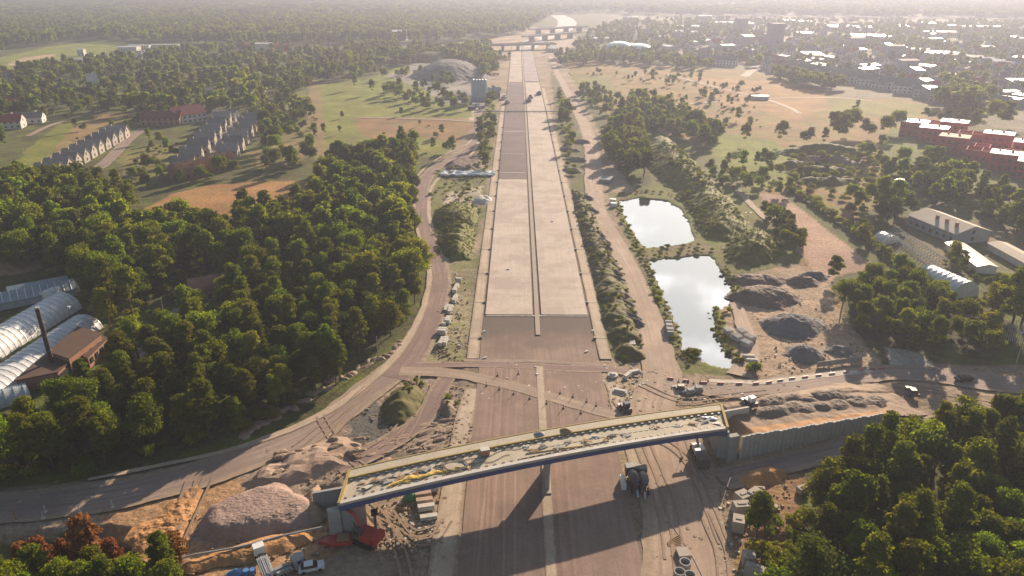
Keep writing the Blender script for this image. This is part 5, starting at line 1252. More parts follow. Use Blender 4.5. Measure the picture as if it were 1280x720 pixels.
gx = np.linspace(-1, 1, 30); X, Y = np.meshgrid(gx * 8, gx * 5); Z = 2.6 * np.sqrt(np.clip(1 - (X / 8) ** 2 - (Y / 5) ** 2, 0, 1)) - .05
tag(link('blue_tent', grid_mesh('blue_tent', X, Y, Z, None, blue_plastic), None, (x, y, 0), -.1), 'blue domed tent in the scrub beyond the workshop', 'tent')
x, y = at(950, 124); tag(MB().prism(blob(0, 0, 8, 5, 0, 12, 1), 0, [3] * 12).build('white_tent', roof_white, None, (x, y, 0)), 'small white roofed tent in the dry meadow beside the track', 'tent')
# timber rack under the corner tree
x, y = at(1258, 425); t = thing('timber_rack', 'row of leaning pale timber poles under the large corner tree', 'timber rack', (x, y, 0), -.35)
MB().box((0, .8, 2.4), (9, .2, .2)).build('rail', timber, t)
m = MB(); [m.tube([(-4.2 + k * .5, -.6 + .1 * (k % 3), 0), (-4.2 + k * .5 + .1 * (k % 2), .9, 4.5 + .5 * (k % 3))], .11, 5) for k in range(18)]; m.build('poles', conc_white, t)
x, y = at(1222, 445)
# low wall at yard front
t = thing('panel_fence', 'low grey panel fence along the front of the yard', 'fence', (*at(1020, 459), 0), math.atan2(at(1075, 452)[1] - at(1020, 459)[1], at(1075, 452)[0] - at(1020, 459)[0]))
for k in range(9): MB().box((.9 + k * 1.5, 0, 0), (1.4, .12, 1.5)).build('panel', conc_grey, t)

# ================================================================== SPORTS DOMES
for i, (px, py, rx, ry, h) in enumerate(((774, 62.5, 17, 26, 12), (798, 63.5, 16, 26, 10))):
    x, y = at(px, py); sc_ = 1
    g1 = np.linspace(-1, 1, 36); X, Y = np.meshgrid(g1 * rx * 1.25, g1 * ry); q = np.clip(1 - np.abs(X / (rx * 1.25)) ** 2.4 - np.abs(Y / ry) ** 2.6, 0, 1)
    tag(link('sports_dome', grid_mesh('sports_dome', X, Y, h * q ** .5 - .05, None, M('pale_blue_dome', (.5, .62, .66), (.6, .68, .7), rough=.4, scale=.05, bs=.05)), None, (x, y, 0)), ['larger pale blue air dome right of the motorway', 'smaller pale air dome beside the larger one'][i], 'air dome')

# ================================================================== FAR OVERPASSES
def overpass(label, p0, p1, w, h, npier):
    (x0, y0), (x1, y1) = p0, p1; L = math.hypot(x1 - x0, y1 - y0); t = thing('overpass', label, 'overpass', ((x0 + x1) / 2, (y0 + y1) / 2, 0), math.atan2(y1 - y0, x1 - x0))
    MB().box((0, 0, h - 1.6), (L, w, 1.6)).build('deck', conc_grey, t)
    for s in (-1, 1): MB().box((0, s * w / 2, h + .003), (L, .4, 1.0)).build('parapet', conc_white, t)
    for k in range(npier): MB().box((-L / 2 + (k + .5) * L / npier, 0, 0), (2, w * .7, h - 1.61)).build('pier', conc_grey, t)
overpass('far overpass crossing the motorway at the interchange', at(580, 57.5, 7), at(694, 55, 7), 14, 8, 6)
overpass('farther overpass where the motorway starts to bend', at(656, 46, 8), at(720, 41, 8), 16, 9, 4)
overpass('farthest overpass below the pale bend of the motorway', at(664, 38, 8), at(732, 34, 8), 18, 10, 4)
for i, (px, py, L) in enumerate(((616, 41, 24), (618, 35, 20), (614, 33, 18), (690, 65, 14), (750, 52, 26))):
    x, y = at(px, py); house(['pale building left of the interchange, nearest', 'pale building left of the interchange, middle', 'pale building left of the interchange, farthest', 'small white site office by the interchange slip road', 'white roofed house between interchange and domes'][i], x, y, .1 * i, L, 14, 5, 7, wall_white, roof_white, 'building', None, True, 'building', False)

# ================================================================== THE TOWN (right)
protos = []
for i, (L, W, h, hr, wl_, rf) in enumerate([(13, 10, 5, 8.5, wall_white, roof_grey), (16, 11, 5.5, 9, wall_brick, roof_grey), (12, 11, 5.5, 9.5, wall_white, roof_red), (18, 12, 6, 7, wall_grey, roof_white), (14, 10, 4.5, 8, wall_white, roof_brown)]):
    x, y = at(*[(905, 78), (925, 74), (1010, 60), (880, 55), (950, 66)][i])
    protos.append(house('suburban %s house in the hazy town right of the motorway' % ['grey roofed', 'brick', 'red roofed', 'pale flat roofed', 'brown roofed'][i], x, y, .3 + .2 * i, L, W, h, hr, wl_, rf, 'house', 'suburban %s houses of the hazy town' % ['grey roofed', 'brick', 'red roofed', 'pale flat roofed', 'brown roofed'][i]))
townp = atl([(790, 38), (1320, 36), (1340, 125), (1290, 150), (1250, 138), (1195, 136), (1150, 120), (1105, 115), (1050, 104), (990, 92), (930, 86), (880, 78), (800, 70)])
TX = [p[0] for p in townp]; TY = [p[1] for p in townp]
placed = []
tries = 0
while len(placed) < 270 and tries < 20000:
    tries += 1
    # more houses where the town is nearer
    px = rd.uniform(800, 1330); py = 40 + (rd.random() ** .8) * 95
    x, y = at(px, py)
    if not bool(inside(townp, np.array([x]), np.array([y]))[0]): continue
    if any((x - a) ** 2 + (y - b_) ** 2 < 20 ** 2 for a, b_ in placed): continue
    placed.append((x, y)); k = rd.choice((0, 0, 0, 1, 2, 3, 4))
    copy_thing(protos[k], (x, y, 0), rd.choice((.35, .35 + math.pi / 2)) + rd.uniform(-.12, .12), sc=rd.uniform(.9, 1.25))
for pts in ([(800, 72), (900, 66), (1000, 70), (1100, 82), (1280, 108)], [(820, 52), (960, 50), (1100, 56), (1320, 70)], [(930, 96), (960, 72), (990, 50), (1010, 34)], [(1120, 118), (1130, 90), (1120, 60), (1105, 38)], [(1250, 140), (1240, 100), (1210, 60), (1180, 36)]):
    ribbon('town_street', atl(pts), 9, .12, haul, 20, 4, .4)
# saw-tooth terraces at the town edge
tb = [(880, 80), (905, 82), (975, 88), (994, 92), (1016, 96), (1042, 100), (1068, 104), (1092, 108), (1120, 112), (1140, 117), (1166, 122), (1186, 128)]
for i, (px, py) in enumerate(tb):
    x, y = at(px, py)
    lb = 'grey terrace block with stepped roof along the near edge of the town'
    if i == 0: T0 = house(lb, x, y, -.55, 30, 12, 7, 10.5, wall_white, roof_grey, 'terrace', 'terrace blocks along the near edge of the town', True, 'terrace')
    else: copy_thing(T0, (x, y, 0), -.55)
for i in range(7):
    x, y = at(1151 + i * 20, 69 + i * 3.1)
    lb = 'white roofed block in the long bright row at the right'
    if i == 0: T1 = house(lb, x, y, -.42, 26, 13, 7, 9, wall_white, roof_white, 'block', 'white roofed blocks in the long bright row', True, 'apartment_block')
    else: copy_thing(T1, (x, y, 0), -.42)
x0, y0 = at(1150, 72); x1, y1 = at(1285, 93)
tag(MB().prism([(x0, y0), (x1, y1), (x1 + 3, y1 - 6), (x0 + 3, y0 - 6)], 0, 4).build('garage_row', roof_white), 'long low white garage row in front of the bright blocks', 'garages')
wh = [(848, 38, 11, 8), (868, 38, 10, 8), (905, 33, 24, 10), (932, 33, 8, 8), (936, 34.5, 9, 7), (964, 28.5, 8, 8), (985, 30, 14, 9), (1003, 31.5, 18, 12), (1046, 38, 27, 16), (1068, 39, 6, 6), (1083, 39.5, 8, 6), (1003, 47, 18, 7), (932, 51, 13, 12), (1084, 51, 42, 12),
      (1126, 38, 11, 8), (1160, 34, 19, 8), (1187, 37, 9, 6), (1205, 38.5, 15, 8), (1233, 38.5, 30, 8), (1180, 46, 24, 5), (1107, 63, 7, 8), (1124, 66, 8, 7), (1010, 75, 22, 14), (1140, 96, 10, 10), (1152, 112, 12, 9), (1170, 122, 40, 10), (1266, 112, 26, 10), (880, 24, 16, 8), (790, 26, 14, 6), (1240, 22, 30, 8), (1100, 20, 22, 8), (570, 8, 40, 7), (430, 6, 30, 6), (640, 12, 26, 6), (1010, 12, 40, 8), (848, 45, 10, 5), (866, 46, 9, 5)]
for i, (px, py, wpx, dp) in enumerate(wh):
    x, y = at(px, py); d = proj(x, y, 0)[2]; L = wpx * d / F; W = dp * 3.2
    qn = 'near' if py > 60 else 'middle' if py > 35 else 'far'; sz = 'long' if wpx > 20 else 'medium sized' if wpx > 11 else 'small'
    hd = 'left' if px < 900 else 'centre' if px < 1090 else 'right'
    house('%s pale roofed hall in the %s part of the town, %s side of it' % (sz, qn, hd), x, y, rd.uniform(-.06, .06) - (.2 if i == 13 else 0), L, W, 8, 10, wall_grey, roof_white, 'hall', '%s pale roofed halls %s %s' % (sz, qn, hd), False, 'industrial_hall', False)
for i, (px, py, h) in enumerate(((967, 60, 34), (925, 45, 30), (960, 58, 18), (1068, 62, 16), (1113, 76, 18), (1130, 92, 14))):
    x, y = at(px, py); house(['tall hazy apartment tower in the middle of the town', 'hazy slab tower left of the apartment tower', 'lower block beside the apartment tower', 'pale cube block in the town centre', 'pale flat block left of the bright row', 'grey flat block before the bright row'][i], x, y, .1, 20, 16, h, h + 1, wall_grey, roof_grey, 'block', None, True, 'apartment_block', False)

# ================================================================== TREES
def leaves(lobes, n, size, seed, up=.3, shell=.6, flat=1.0):
    """leaf sprays scattered through the shells of the lobes (cx,cy,cz,rx,ry,rz)"""
    q = np.random.default_rng(seed); L = np.array(lobes, float)
    w = L[:, 3] * L[:, 4]; idx = q.choice(len(L), n, p=w / w.sum()); l = L[idx]
    d = q.normal(size=(n, 3)); d /= np.linalg.norm(d, axis=1)[:, None]; d[:, 2] = np.where(d[:, 2] < -.5, -d[:, 2], d[:, 2])
    r = 1 - shell * q.random(n) ** 1.5 + .17 * q.normal(size=n)
    P = l[:, :3] + d * l[:, 3:6] * r[:, None]
    nn = d * .7 + q.normal(size=(n, 3)) * .55 + np.array([0, 0, up]); nn /= np.linalg.norm(nn, axis=1)[:, None]
    a = np.cross(nn, q.normal(size=(n, 3))); a /= np.linalg.norm(a, axis=1)[:, None] + 1e-9; b_ = np.cross(nn, a)
    s = size * (.6 + .8 * q.random(n))[:, None]
    V = np.stack([P - a * s - b_ * s * .3, P + b_ * s * .85 - a * s * .1, P + a * s + b_ * s * .2, P - b_ * s * .7 + a * s * .2], 1).reshape(-1, 3)
    me = bpy.data.meshes.new('crown'); me.vertices.add(4 * n); me.vertices.foreach_set('co', V.astype('f').ravel())
    me.loops.add(4 * n); me.loops.foreach_set('vertex_index', np.arange(4 * n, dtype='i'))
    me.polygons.add(n); me.polygons.foreach_set('loop_start', np.arange(0, 4 * n, 4, dtype='i')); me.polygons.foreach_set('loop_total', np.full(n, 4, 'i'))
    me.update(calc_edges=True); return me
def lobes_broad(h, r, seed, n=15):
    q = random.Random(seed); out = [(0, 0, h * .58, r * .6, r * .6, h * .27)]
    for i in range(n):
        z = q.uniform(.28, .9); k = (1 - abs(z - .55) * 1.35) * q.uniform(.6, 1.0); a = q.uniform(0, 6.28) + i * 2.4
        s = q.uniform(.28, .46) * r
        out.append((math.cos(a) * r * k * .8, math.sin(a) * r * k * .8, h * z, s, s * q.uniform(.8, 1.1), s * q.uniform(.65, .95)))
    return out
def lobes_pine(h, r, seed, n=20):
    q = random.Random(seed); out = []
    for i in range(n):
        z = .38 + .6 * (i + .5) / n; k = math.sin(min(1, (1.04 - z) / .55) * 1.57) * q.uniform(.45, 1.0); a = i * 2.4 + q.uniform(-.5, .5)
        s = q.uniform(.22, .38) * r
        out.append((math.cos(a) * r * k * .75, math.sin(a) * r * k * .75, h * z, s * 1.25, s * 1.25, s * .55))
    return out
def lobes_bush(h, r, seed, n=9):
    q = random.Random(seed); out = []
    for i in range(n):
        a = i * 2.4; k = q.uniform(.1, .75); s = q.uniform(.3, .5)
        out.append((math.cos(a) * r * k, math.sin(a) * r * k, h * q.uniform(.3, .62), r * s, r * s, h * .36))
    return out
def trunk_mesh(h, seed, top=.75, r=.2):
    q = random.Random(seed); m = MB(); pts = [(0, 0, -.3), (q.uniform(-.1, .1), q.uniform(-.1, .1), h * .3), (q.uniform(-.3, .3), q.uniform(-.3, .3), h * .55), (q.uniform(-.4, .4), q.uniform(-.4, .4), h * top)]
    m.tube(pts, [r * 1.3, r, r * .7, r * .25], 7)
    for k in range(6):
        a = q.uniform(0, 6.28); z = h * q.uniform(.3, .7); L = h * q.uniform(.12, .22)
        m.tube([(0, 0, z), (math.cos(a) * L * .6, math.sin(a) * L * .6, z + L * .35), (math.cos(a) * L, math.sin(a) * L, z + L * .8)], [r * .45, r * .3, r * .1], 5)
    return m.mesh('trunk', bark)

KIND = {}
def mk(kind, v, lod, lob, n, size, mat, **kw):
    me = leaves(lob, n, size, 1000 + v * 10 + lod, **kw); me.materials.append(mat); KIND.setdefault((kind, lod), []).append(me)
H0 = 12.0
for v in range(5):
    lb_ = lobes_broad(H0 * (1, 1.12, .9, 1.2, 1)[v], (4.6, 3.3, 5.0, 2.9, 4.0)[v], v, (17, 19, 20, 18, 22)[v]); mt = [leaf_a, leaf_a, leaf_dark, leaf_a, leaf_c][v]
    for lod, n, s in ((0, 7000, .2), (1, 2400, .36), (2, 420, .85)): mk('broadleaf_tree', v, lod, lb_, n, s, mt)
for v in range(5):
    lb_ = lobes_pine(H0 * (1, 1.1, .92, 1.18, 1.05)[v], (3.3, 2.6, 3.8, 2.3, 3.0)[v], 40 + v, 22 + v)
    for lod, n, s in ((0, 7000, .19), (1, 2400, .33), (2, 380, .8)): mk('pine_tree', v, lod, lb_, n, s, leaf_b if v != 2 else leaf_a, up=.5)
for v in range(4):
    lb_ = lobes_bush(2.6, 2.2, 70 + v)
    for lod, n, s in ((0, 1500, .16), (1, 700, .25), (2, 200, .5)): mk('shrub', v, lod, lb_, n, s, leaf_c if v != 1 else leaf_a, up=.4)
TR = [trunk_mesh(H0, 200 + v) for v in range(4)]; TRP = [trunk_mesh(H0, 300 + v, .92, .17) for v in range(4)]

PL = []   # (kind, x, y, scale, label, group)
NOGO = [atl(p) for p in ([(-80, 480), (135, 425), (150, 455), (145, 492), (60, 528), (-80, 555)], [(508, 458), (470, 480), (430, 512), (380, 545), (310, 572), (230, 598), (130, 620), (-60, 640), (-60, 690), (150, 690), (300, 640), (500, 560)],
        [(-80, 490), (0, 440), (50, 350), (95, 345), (122, 385), (140, 420), (108, 458), (60, 482), (0, 560), (-80, 600)],
        [(190, 395), (255, 350), (290, 350), (265, 392), (190, 440), (150, 470)], [(245, 358), (295, 358), (295, 376), (245, 380)])]
HOUSES = [(o.location.x, o.location.y) for o in C.objects if o.get('category') in ('house', 'terraced house', 'building', 'villa', 'unfinished building', 'unfinished house', 'hall', 'terrace', 'block', 'chapel', 'air dome')]
HG = {}
for x, y in HOUSES: HG.setdefault((int(x // 20), int(y // 20)), []).append((x, y))
def nearhouse(x, y, r):
    gx, gy = int(x // 20), int(y // 20)
    return any((x - a) ** 2 + (y - b_) ** 2 < r * r for i in (-1, 0, 1) for j in (-1, 0, 1) for a, b_ in HG.get((gx + i, gy + j), ()))
def scatter(poly_px, spacing, mixk, smin, smax, label, group, gap=0.0, world=False, nogo=True, hr=9, jit=.42, dens=None):
    poly = poly_px if world else atl(poly_px)
    xs = [p[0] for p in poly]; ys = [p[1] for p in poly]
    X, Y = np.meshgrid(np.arange(min(xs), max(xs), spacing), np.arange(min(ys), max(ys), spacing))
    X = X + (np.arange(X.shape[0]) % 2)[:, None] * spacing / 2
    X = X + rng.uniform(-jit, jit, X.shape) * spacing; Y = Y + rng.uniform(-jit, jit, X.shape) * spacing
    k = inside(poly, X, Y)
    if gap: k &= fbm(X / (spacing * 5) + 3, Y / (spacing * 5), 3) > gap
    if nogo:
        for g_ in NOGO: k &= ~inside(g_, X, Y)
    X, Y = X[k], Y[k]
    for x, y in zip(X, Y):
        if hr and nearhouse(x, y, hr): continue
        kd = rd.choices([m_[0] for m_ in mixk], [m_[1] for m_ in mixk])[0]
        PL.append((kd, x, y, rd.uniform(smin, smax), label, group))
BR, PI_, SH = 'broadleaf_tree', 'pine_tree', 'shrub'
def T(px, py, kind, s, label=None, group=None, n=1, spread=0):
    x, y = at(px, py)
    PL.append((kind, x, y, s, label or 'tree standing alone in the open ground', group))
# --- near woods
scatter([(-60, 610), (-60, 480), (50, 480), (140, 466), (180, 450), (230, 400), (290, 360), (400, 375), (470, 385), (518, 380), (505, 410), (470, 436), (428, 478), (385, 502), (330, 530), (250, 562), (100, 590)], 5.5, [(PI_, 5), (BR, 2)], .65, 1.15,
        'in the dense wood above the lower left haul road', 'trees of the wood above the lower left haul road', gap=.12)
scatter([(440, 418), (500, 400), (520, 380), (524, 340), (505, 300), (440, 330), (400, 380)], 5.6, [(PI_, 1), (BR, 3)], .6, .95, 'at the wood edge beside the service road', 'trees at the wood edge beside the service road')
scatter([(100, 350), (20, 335), (-60, 325), (-60, 240), (40, 240), (120, 236), (170, 262), (172, 292), (262, 290), (372, 266), (405, 240), (405, 214), (465, 202), (520, 198), (512, 240), (515, 290), (528, 330), (522, 372), (440, 382), (300, 350), (240, 340), (180, 380), (150, 440), (130, 400)], 8.0, [(BR, 5), (PI_, 1)], .95, 1.35,
        'in the broad leafy wood left of the service road', 'trees of the broad leafy wood left of the service road')
scatter([(1012, 800), (1005, 660), (1050, 610), (1110, 575), (1190, 556), (1340, 540), (1420, 800)], 5.1, [(PI_, 4), (BR, 3)], .85, 1.25, 'in the wood at the lower right corner', 'trees of the lower right wood')
scatter([(960, 790), (945, 690), (935, 650), (960, 640), (1000, 650), (1010, 790)], 3.0, [(SH, 4), (PI_, .4)], .6, 1.2, 'in the weedy clump beside the concrete blocks', 'shrubs beside the concrete blocks')
scatter([(-60, 840), (-60, 770), (30, 752), (110, 740), (225, 745), (240, 840)], 4.4, [(PI_, 5), (BR, 1)], .8, 1.05, 'in the young pine stand at the lower left corner', 'trees of the lower left corner stand', nogo=False)
for i, (px, py, s) in enumerate([(118, 716, 1.15), (80, 700, .55), (94, 700, .5), (35, 722, .75), (58, 716, .8), (146, 714, .75), (222, 716, .7)]):
    PL.append(('dead_pine', *at(px, py), s, ['tallest rust red dead pine at the lower left', 'short rust red dead pine left of the tallest one', 'smallest rust red dead pine beside the short one', 'leftmost rust red dead pine at the lower left corner', 'broad rust red dead pine left of the small ones', 'rust red dead pine right of the tallest one', 'dull red dead pine beside the sand heap foot'][i], None))
for pl_ in ([(-60, 610), (-60, 540), (60, 535), (140, 490), (230, 420), (400, 380), (518, 382), (505, 412), (430, 478), (330, 532), (250, 564), (100, 596)], [(1000, 790), (1000, 650), (1060, 604), (1190, 550), (1340, 530), (1420, 800)],
            [(100, 350), (20, 335), (-60, 325), (-60, 240), (120, 236), (170, 262), (262, 292), (372, 268), (405, 214), (520, 198), (528, 340), (522, 372), (440, 384), (240, 350), (150, 440), (130, 400)]):
    scatter(pl_, 5.2, [(SH, 1)], .5, 1.3, 'in the undergrowth of the woods', 'undergrowth shrubs of the woods', gap=.42)
for px, py in ((150, 452), (165, 440), (175, 425), (150, 435), (160, 465), (140, 470), (190, 420), (205, 395), (195, 402)): T(px + rd.uniform(-4, 4), py, SH, rd.uniform(.9, 1.6), 'green shrub in the clearing beside the woodland lane', 'shrubs beside the woodland lane')
# --- middle right
scatter([(748, 190), (760, 170), (770, 140), (800, 128), (860, 150), (905, 175), (885, 185), (850, 170), (810, 175), (805, 205), (812, 222), (775, 222), (755, 210)], 7.5, [(BR, 5), (PI_, 1)], .7, 1.1, 'in the grove between the dirt road and the grassy ridge', 'trees of the grove right of the dirt road')
scatter([(820, 180), (835, 176), (870, 215), (890, 245), (870, 262), (845, 232)], 8, [(SH, 1)], .5, .9, 'on the flank of the grassy ridge', 'shrubs on the grassy ridge')
for i, (px, py, s) in enumerate([(930, 182, 1.05), (975, 182, 1.15), (1008, 180, .95), (1030, 183, .9), (1050, 175, 1.5), (1060, 168, 1.4), (1083, 172, 1.1), (1105, 172, 1.2), (1120, 165, 1.2), (1040, 172, 1.3), (868, 168, 1.35), (880, 185, 1.1), (860, 180, 1.2), (895, 175, 1.0), (1200, 160, 1.2), (1240, 160, 1.6), (1255, 158, 1.5), (1218, 160, 1.1), (1180, 155, .9), (1160, 150, .8),
                                (888, 215, .6), (915, 225, .6), (905, 235, .55), (1085, 205, .9), (1078, 200, .8), (1126, 212, 1.0), (1100, 190, .8)]):
    T(px, py, BR, s, 'large dark round tree between the dry meadow and the red estate', 'large trees between the dry meadow and the red estate')
scatter([(880, 235), (905, 205), (960, 205), (1000, 228), (985, 250), (940, 238), (910, 245)], 8, [(BR, 2), (SH, 2)], .45, .8, 'in the green thicket beyond the grassy ridge', 'trees of the thicket beyond the grassy ridge')
scatter([(1090, 225), (1160, 205), (1290, 262), (1400, 300), (1400, 345), (1270, 300), (1200, 262), (1150, 250), (1130, 240)], 7.5, [(BR, 4), (PI_, 1)], .6, 1.05, 'in the belt of trees behind the workshop', 'trees in the belt behind the workshop')
for i, (px, py, s) in enumerate([(1100, 265, 1.25), (1118, 270, 1.25), (1108, 280, 1.05), (1088, 258, .9), (1135, 268, .9), (1080, 305, .7), (1042, 352, .72), (1075, 275, .5), (1062, 268, .5)]):
    T(px, py, BR, s, ['tall dark tree left of the workshop', 'tall dark tree close to the workshop gable', 'dark tree before the two tall ones by the workshop', 'rounded tree at the left of the workshop group', 'lower tree touching the workshop wall', 'round grey green tree beside the tunnel hoops', 'lone dark tree at the end of the gravel strip', 'small tree by the field hedge', 'smaller tree beside the field hedge'][i])
scatter([(1050, 385), (1075, 362), (1120, 352), (1160, 372), (1215, 398), (1250, 430), (1245, 452), (1180, 448), (1120, 440), (1080, 425), (1058, 405)], 4.9, [(BR, 6), (SH, 1)], .6, .85, 'in the dense thicket right of the yard', 'trees of the dense thicket right of the yard')
for px, py, s in ((1262, 418, 1.55), (1276, 408, 1.4), (1290, 430, 1.5), (1320, 410, 1.5), (1300, 395, 1.2), (1238, 396, .9), (1345, 440, 1.5), (1250, 388, 1.0)):
    T(px, py, BR, s, 'large overhanging tree at the right edge above the timber rack', 'large trees at the right edge above the timber rack')
HEDGE = spline(atl([(990, 238), (1035, 268), (1085, 303), (1122, 332)]), 3)
for i, p in enumerate(HEDGE): PL.append((SH, p[0] + rd.uniform(-1, 1), p[1] + rd.uniform(-1, 1), rd.uniform(.7, 1.5), 'in the dark hedge along the gravel strip', 'hedge bushes along the gravel strip'))
scatter([(950, 270), (970, 268), (1002, 300), (1006, 320), (985, 318), (965, 292)], 5, [(BR, 1)], .45, .65, 'on the slope between the round mound and the gravel strip', 'trees beside the round grassy mound')
scatter([(1170, 350), (1215, 360), (1240, 385), (1260, 370), (1230, 350), (1190, 320), (1180, 315)], 5, [(BR, 2), (SH, 2)], .4, .7, 'among the right hand sheds', 'trees among the right hand sheds')
scatter([(1050, 250), (1100, 235), (1140, 250), (1100, 300), (1060, 290)], 7, [(SH, 3), (BR, 1)], .4, .9, 'in the scrub before the bare tunnel hoops', 'scrub before the tunnel hoops')
# pond margins
def margin(poly_px, sp, lab):
    P = spline(atl(poly_px), sp)
    for p in P: PL.append((SH, p[0] + rd.uniform(-1.5, 1.5), p[1] + rd.uniform(-1.2, 1.2), rd.uniform(.2, .5), lab[0], lab[1]))
margin([(806, 325), (818, 355), (828, 380), (838, 402), (846, 432)], 1.8, ('on the left bank of the near pond', 'shrubs on the left bank of the near pond'))
margin([(868, 448), (850, 445), (860, 455), (850, 440)], 1.8, ('at the lower end of the near pond', 'shrubs at the lower end of the near pond'))
margin([(895, 380), (890, 392), (897, 412), (908, 435), (922, 455), (905, 430), (900, 400), (912, 388)], 1.4, ('on the bank between the near pond and the pipe stacks', 'shrubs on the right bank of the near pond'))
margin([(905, 335), (914, 352), (922, 370), (930, 372)], 1.8, ('on the bank below the round mound', 'shrubs below the round mound'))
margin([(806, 311), (840, 309), (872, 306)], 2.2, ('on the causeway between the ponds', 'shrubs on the causeway between the ponds'))
margin([(808, 320), (850, 316), (890, 312)], 2.2, ('on the causeway between the ponds', 'shrubs on the causeway between the ponds'))
margin([(770, 252), (778, 272), (792, 300), (806, 325)], 2.2, ('on the left bank of the far pond', 'shrubs on the left bank of the far pond'))
margin([(775, 244), (805, 240), (840, 244), (866, 262), (876, 290)], 2.5, ('on the far bank of the far pond', 'shrubs on the far bank of the far pond'))
for px, py in ((862, 440), (866, 438), (870, 443), (940, 462), (944, 462)): T(px, py, SH, .9, 'bushy green shrub at the lower end of the near pond' if px < 900 else 'round green shrub at the yard entrance', 'bushes at the lower pond end' if px < 900 else 'green shrubs at the yard entrance')
# planted bank, verges, mounds
scatter([(716, 236), (738, 250), (752, 290), (772, 330), (790, 372), (803, 420), (806, 452), (775, 456), (757, 410), (742, 350), (728, 300), (716, 262)], 3.2, [(SH, 1)], .15, .42, 'on the weedy bank right of the motorway', 'shrubs on the weedy bank right of the motorway', gap=.46)
scatter([(698, 105), (712, 135), (716, 175), (722, 235), (712, 215), (700, 160)], 6, [(SH, 3), (BR, .3)], .6, 1.2, 'on the verge far along the right side of the motorway', 'shrubs far along the right verge')
scatter([(600, 150), (618, 120), (616, 190), (606, 220), (598, 200)], 6, [(SH, 2), (BR, 1)], .5, .9, 'between the service road and the motorway', 'shrubs between service road and motorway')
scatter([(545, 215), (610, 205), (600, 260), (545, 262), (536, 240)], 6, [(SH, 1)], .3, .7, 'between the service road and the motorway', 'shrubs between service road and motorway', gap=.45)
scatter([(496, 470), (530, 478), (524, 500), (500, 498)], 3, [(SH, 1)], .2, .4, 'on the weedy mound between the tracks', 'shrubs on the weedy mound')
scatter([(560, 480), (580, 480), (574, 520), (556, 512)], 3, [(SH, 1)], .2, .45, 'beside the left verge below the crossing', 'shrubs below the crossing', gap=.4)
scatter([(330, 575), (380, 560), (395, 572), (345, 600)], 2.2, [(SH, 1)], .3, .6, 'on the churned bank beside the haul road', 'shrubs on the churned bank')
for nm_, pl_, g_ in (('on the grassy ridge behind the far pond', [(812, 174), (836, 172), (878, 217), (922, 264), (936, 290), (905, 300), (880, 292), (862, 262), (845, 238), (812, 212)], .5),
        ('on the round grassy mound', [(906, 318), (914, 300), (940, 290), (970, 300), (980, 316), (965, 326), (920, 330)], .52), ('on the green mounds left of the motorway', [(546, 320), (546, 262), (570, 256), (600, 262), (594, 306), (586, 324)], .48)):
    scatter(pl_, 3.0, [(SH, 1)], .2, .5, nm_, 'shrubs ' + nm_, gap=g_)
    scatter(pl_, 1.7, [(SH, 1)], .09, .2, nm_, 'shrubs ' + nm_, gap=.3)
# --- middle left open fields
for i, (px, py, s, k) in enumerate([(428, 148, .45, BR), (405, 170, .65, BR), (425, 168, .45, BR), (500, 158, .25, SH), (498, 178, .4, BR), (525, 158, .35, BR), (552, 170, .6, BR), (545, 175, .45, BR), (565, 195, .9, BR), (560, 190, .7, BR), (542, 188, .6, BR), (445, 112, 1.1, BR), (466, 118, 1.0, BR), (487, 118, .9, BR), (502, 145, .5, BR), (520, 135, .8, BR), (530, 138, .9, BR), (512, 128, .8, BR),
                                (545, 120, 1.0, BR), (555, 125, 1.0, BR), (565, 138, .8, BR), (582, 138, .8, BR), (500, 112, .9, BR), (520, 118, .9, BR), (530, 112, .9, BR), (480, 100, 1.0, BR), (505, 100, 1.0, BR), (412, 215, .9, BR), (430, 210, 1.0, BR), (510, 205, 1.2, BR), (500, 215, 1.0, BR), (395, 150, .6, SH), (480, 168, .6, SH), (536, 158, .5, SH), (490, 182, .8, SH)]):
    T(px, py, k, s, 'dark round tree dotted over the fields left of the service road', 'round trees dotted over the left fields')
scatter([(440, 140), (500, 90), (560, 95), (592, 140)], 13, [(BR, 3), (SH, 1)], .5, .95, 'dotted over the fields left of the service road', 'round trees dotted over the left fields', gap=.5)
scatter([(20, 235), (60, 190), (110, 150), (160, 150), (170, 170), (60, 225)], 12, [(BR, 2), (SH, 2)], .4, .8, 'in the far left field behind the slanting house row', 'trees of the far left field', gap=.45)
scatter([(150, 225), (185, 178), (225, 176), (225, 205), (200, 238)], 9, [(SH, 2), (BR, 2)], .4, .85, 'between the two house rows', 'trees between the house rows', gap=.38)
scatter([(325, 215), (322, 160), (380, 135), (398, 160), (395, 205), (350, 222)], 9, [(SH, 1), (BR, 3)], .5, 1.1, 'right of the double house row', 'trees right of the double house row', gap=.36)
scatter([(40, 250), (120, 240), (170, 238), (235, 232), (290, 222), (320, 220), (310, 206), (290, 212), (250, 222), (180, 226), (110, 226), (60, 238)], 8, [(BR, 2), (SH, 1)], .5, 1.0, 'before the double house row', 'trees before the double house row', hr=10, gap=.4)
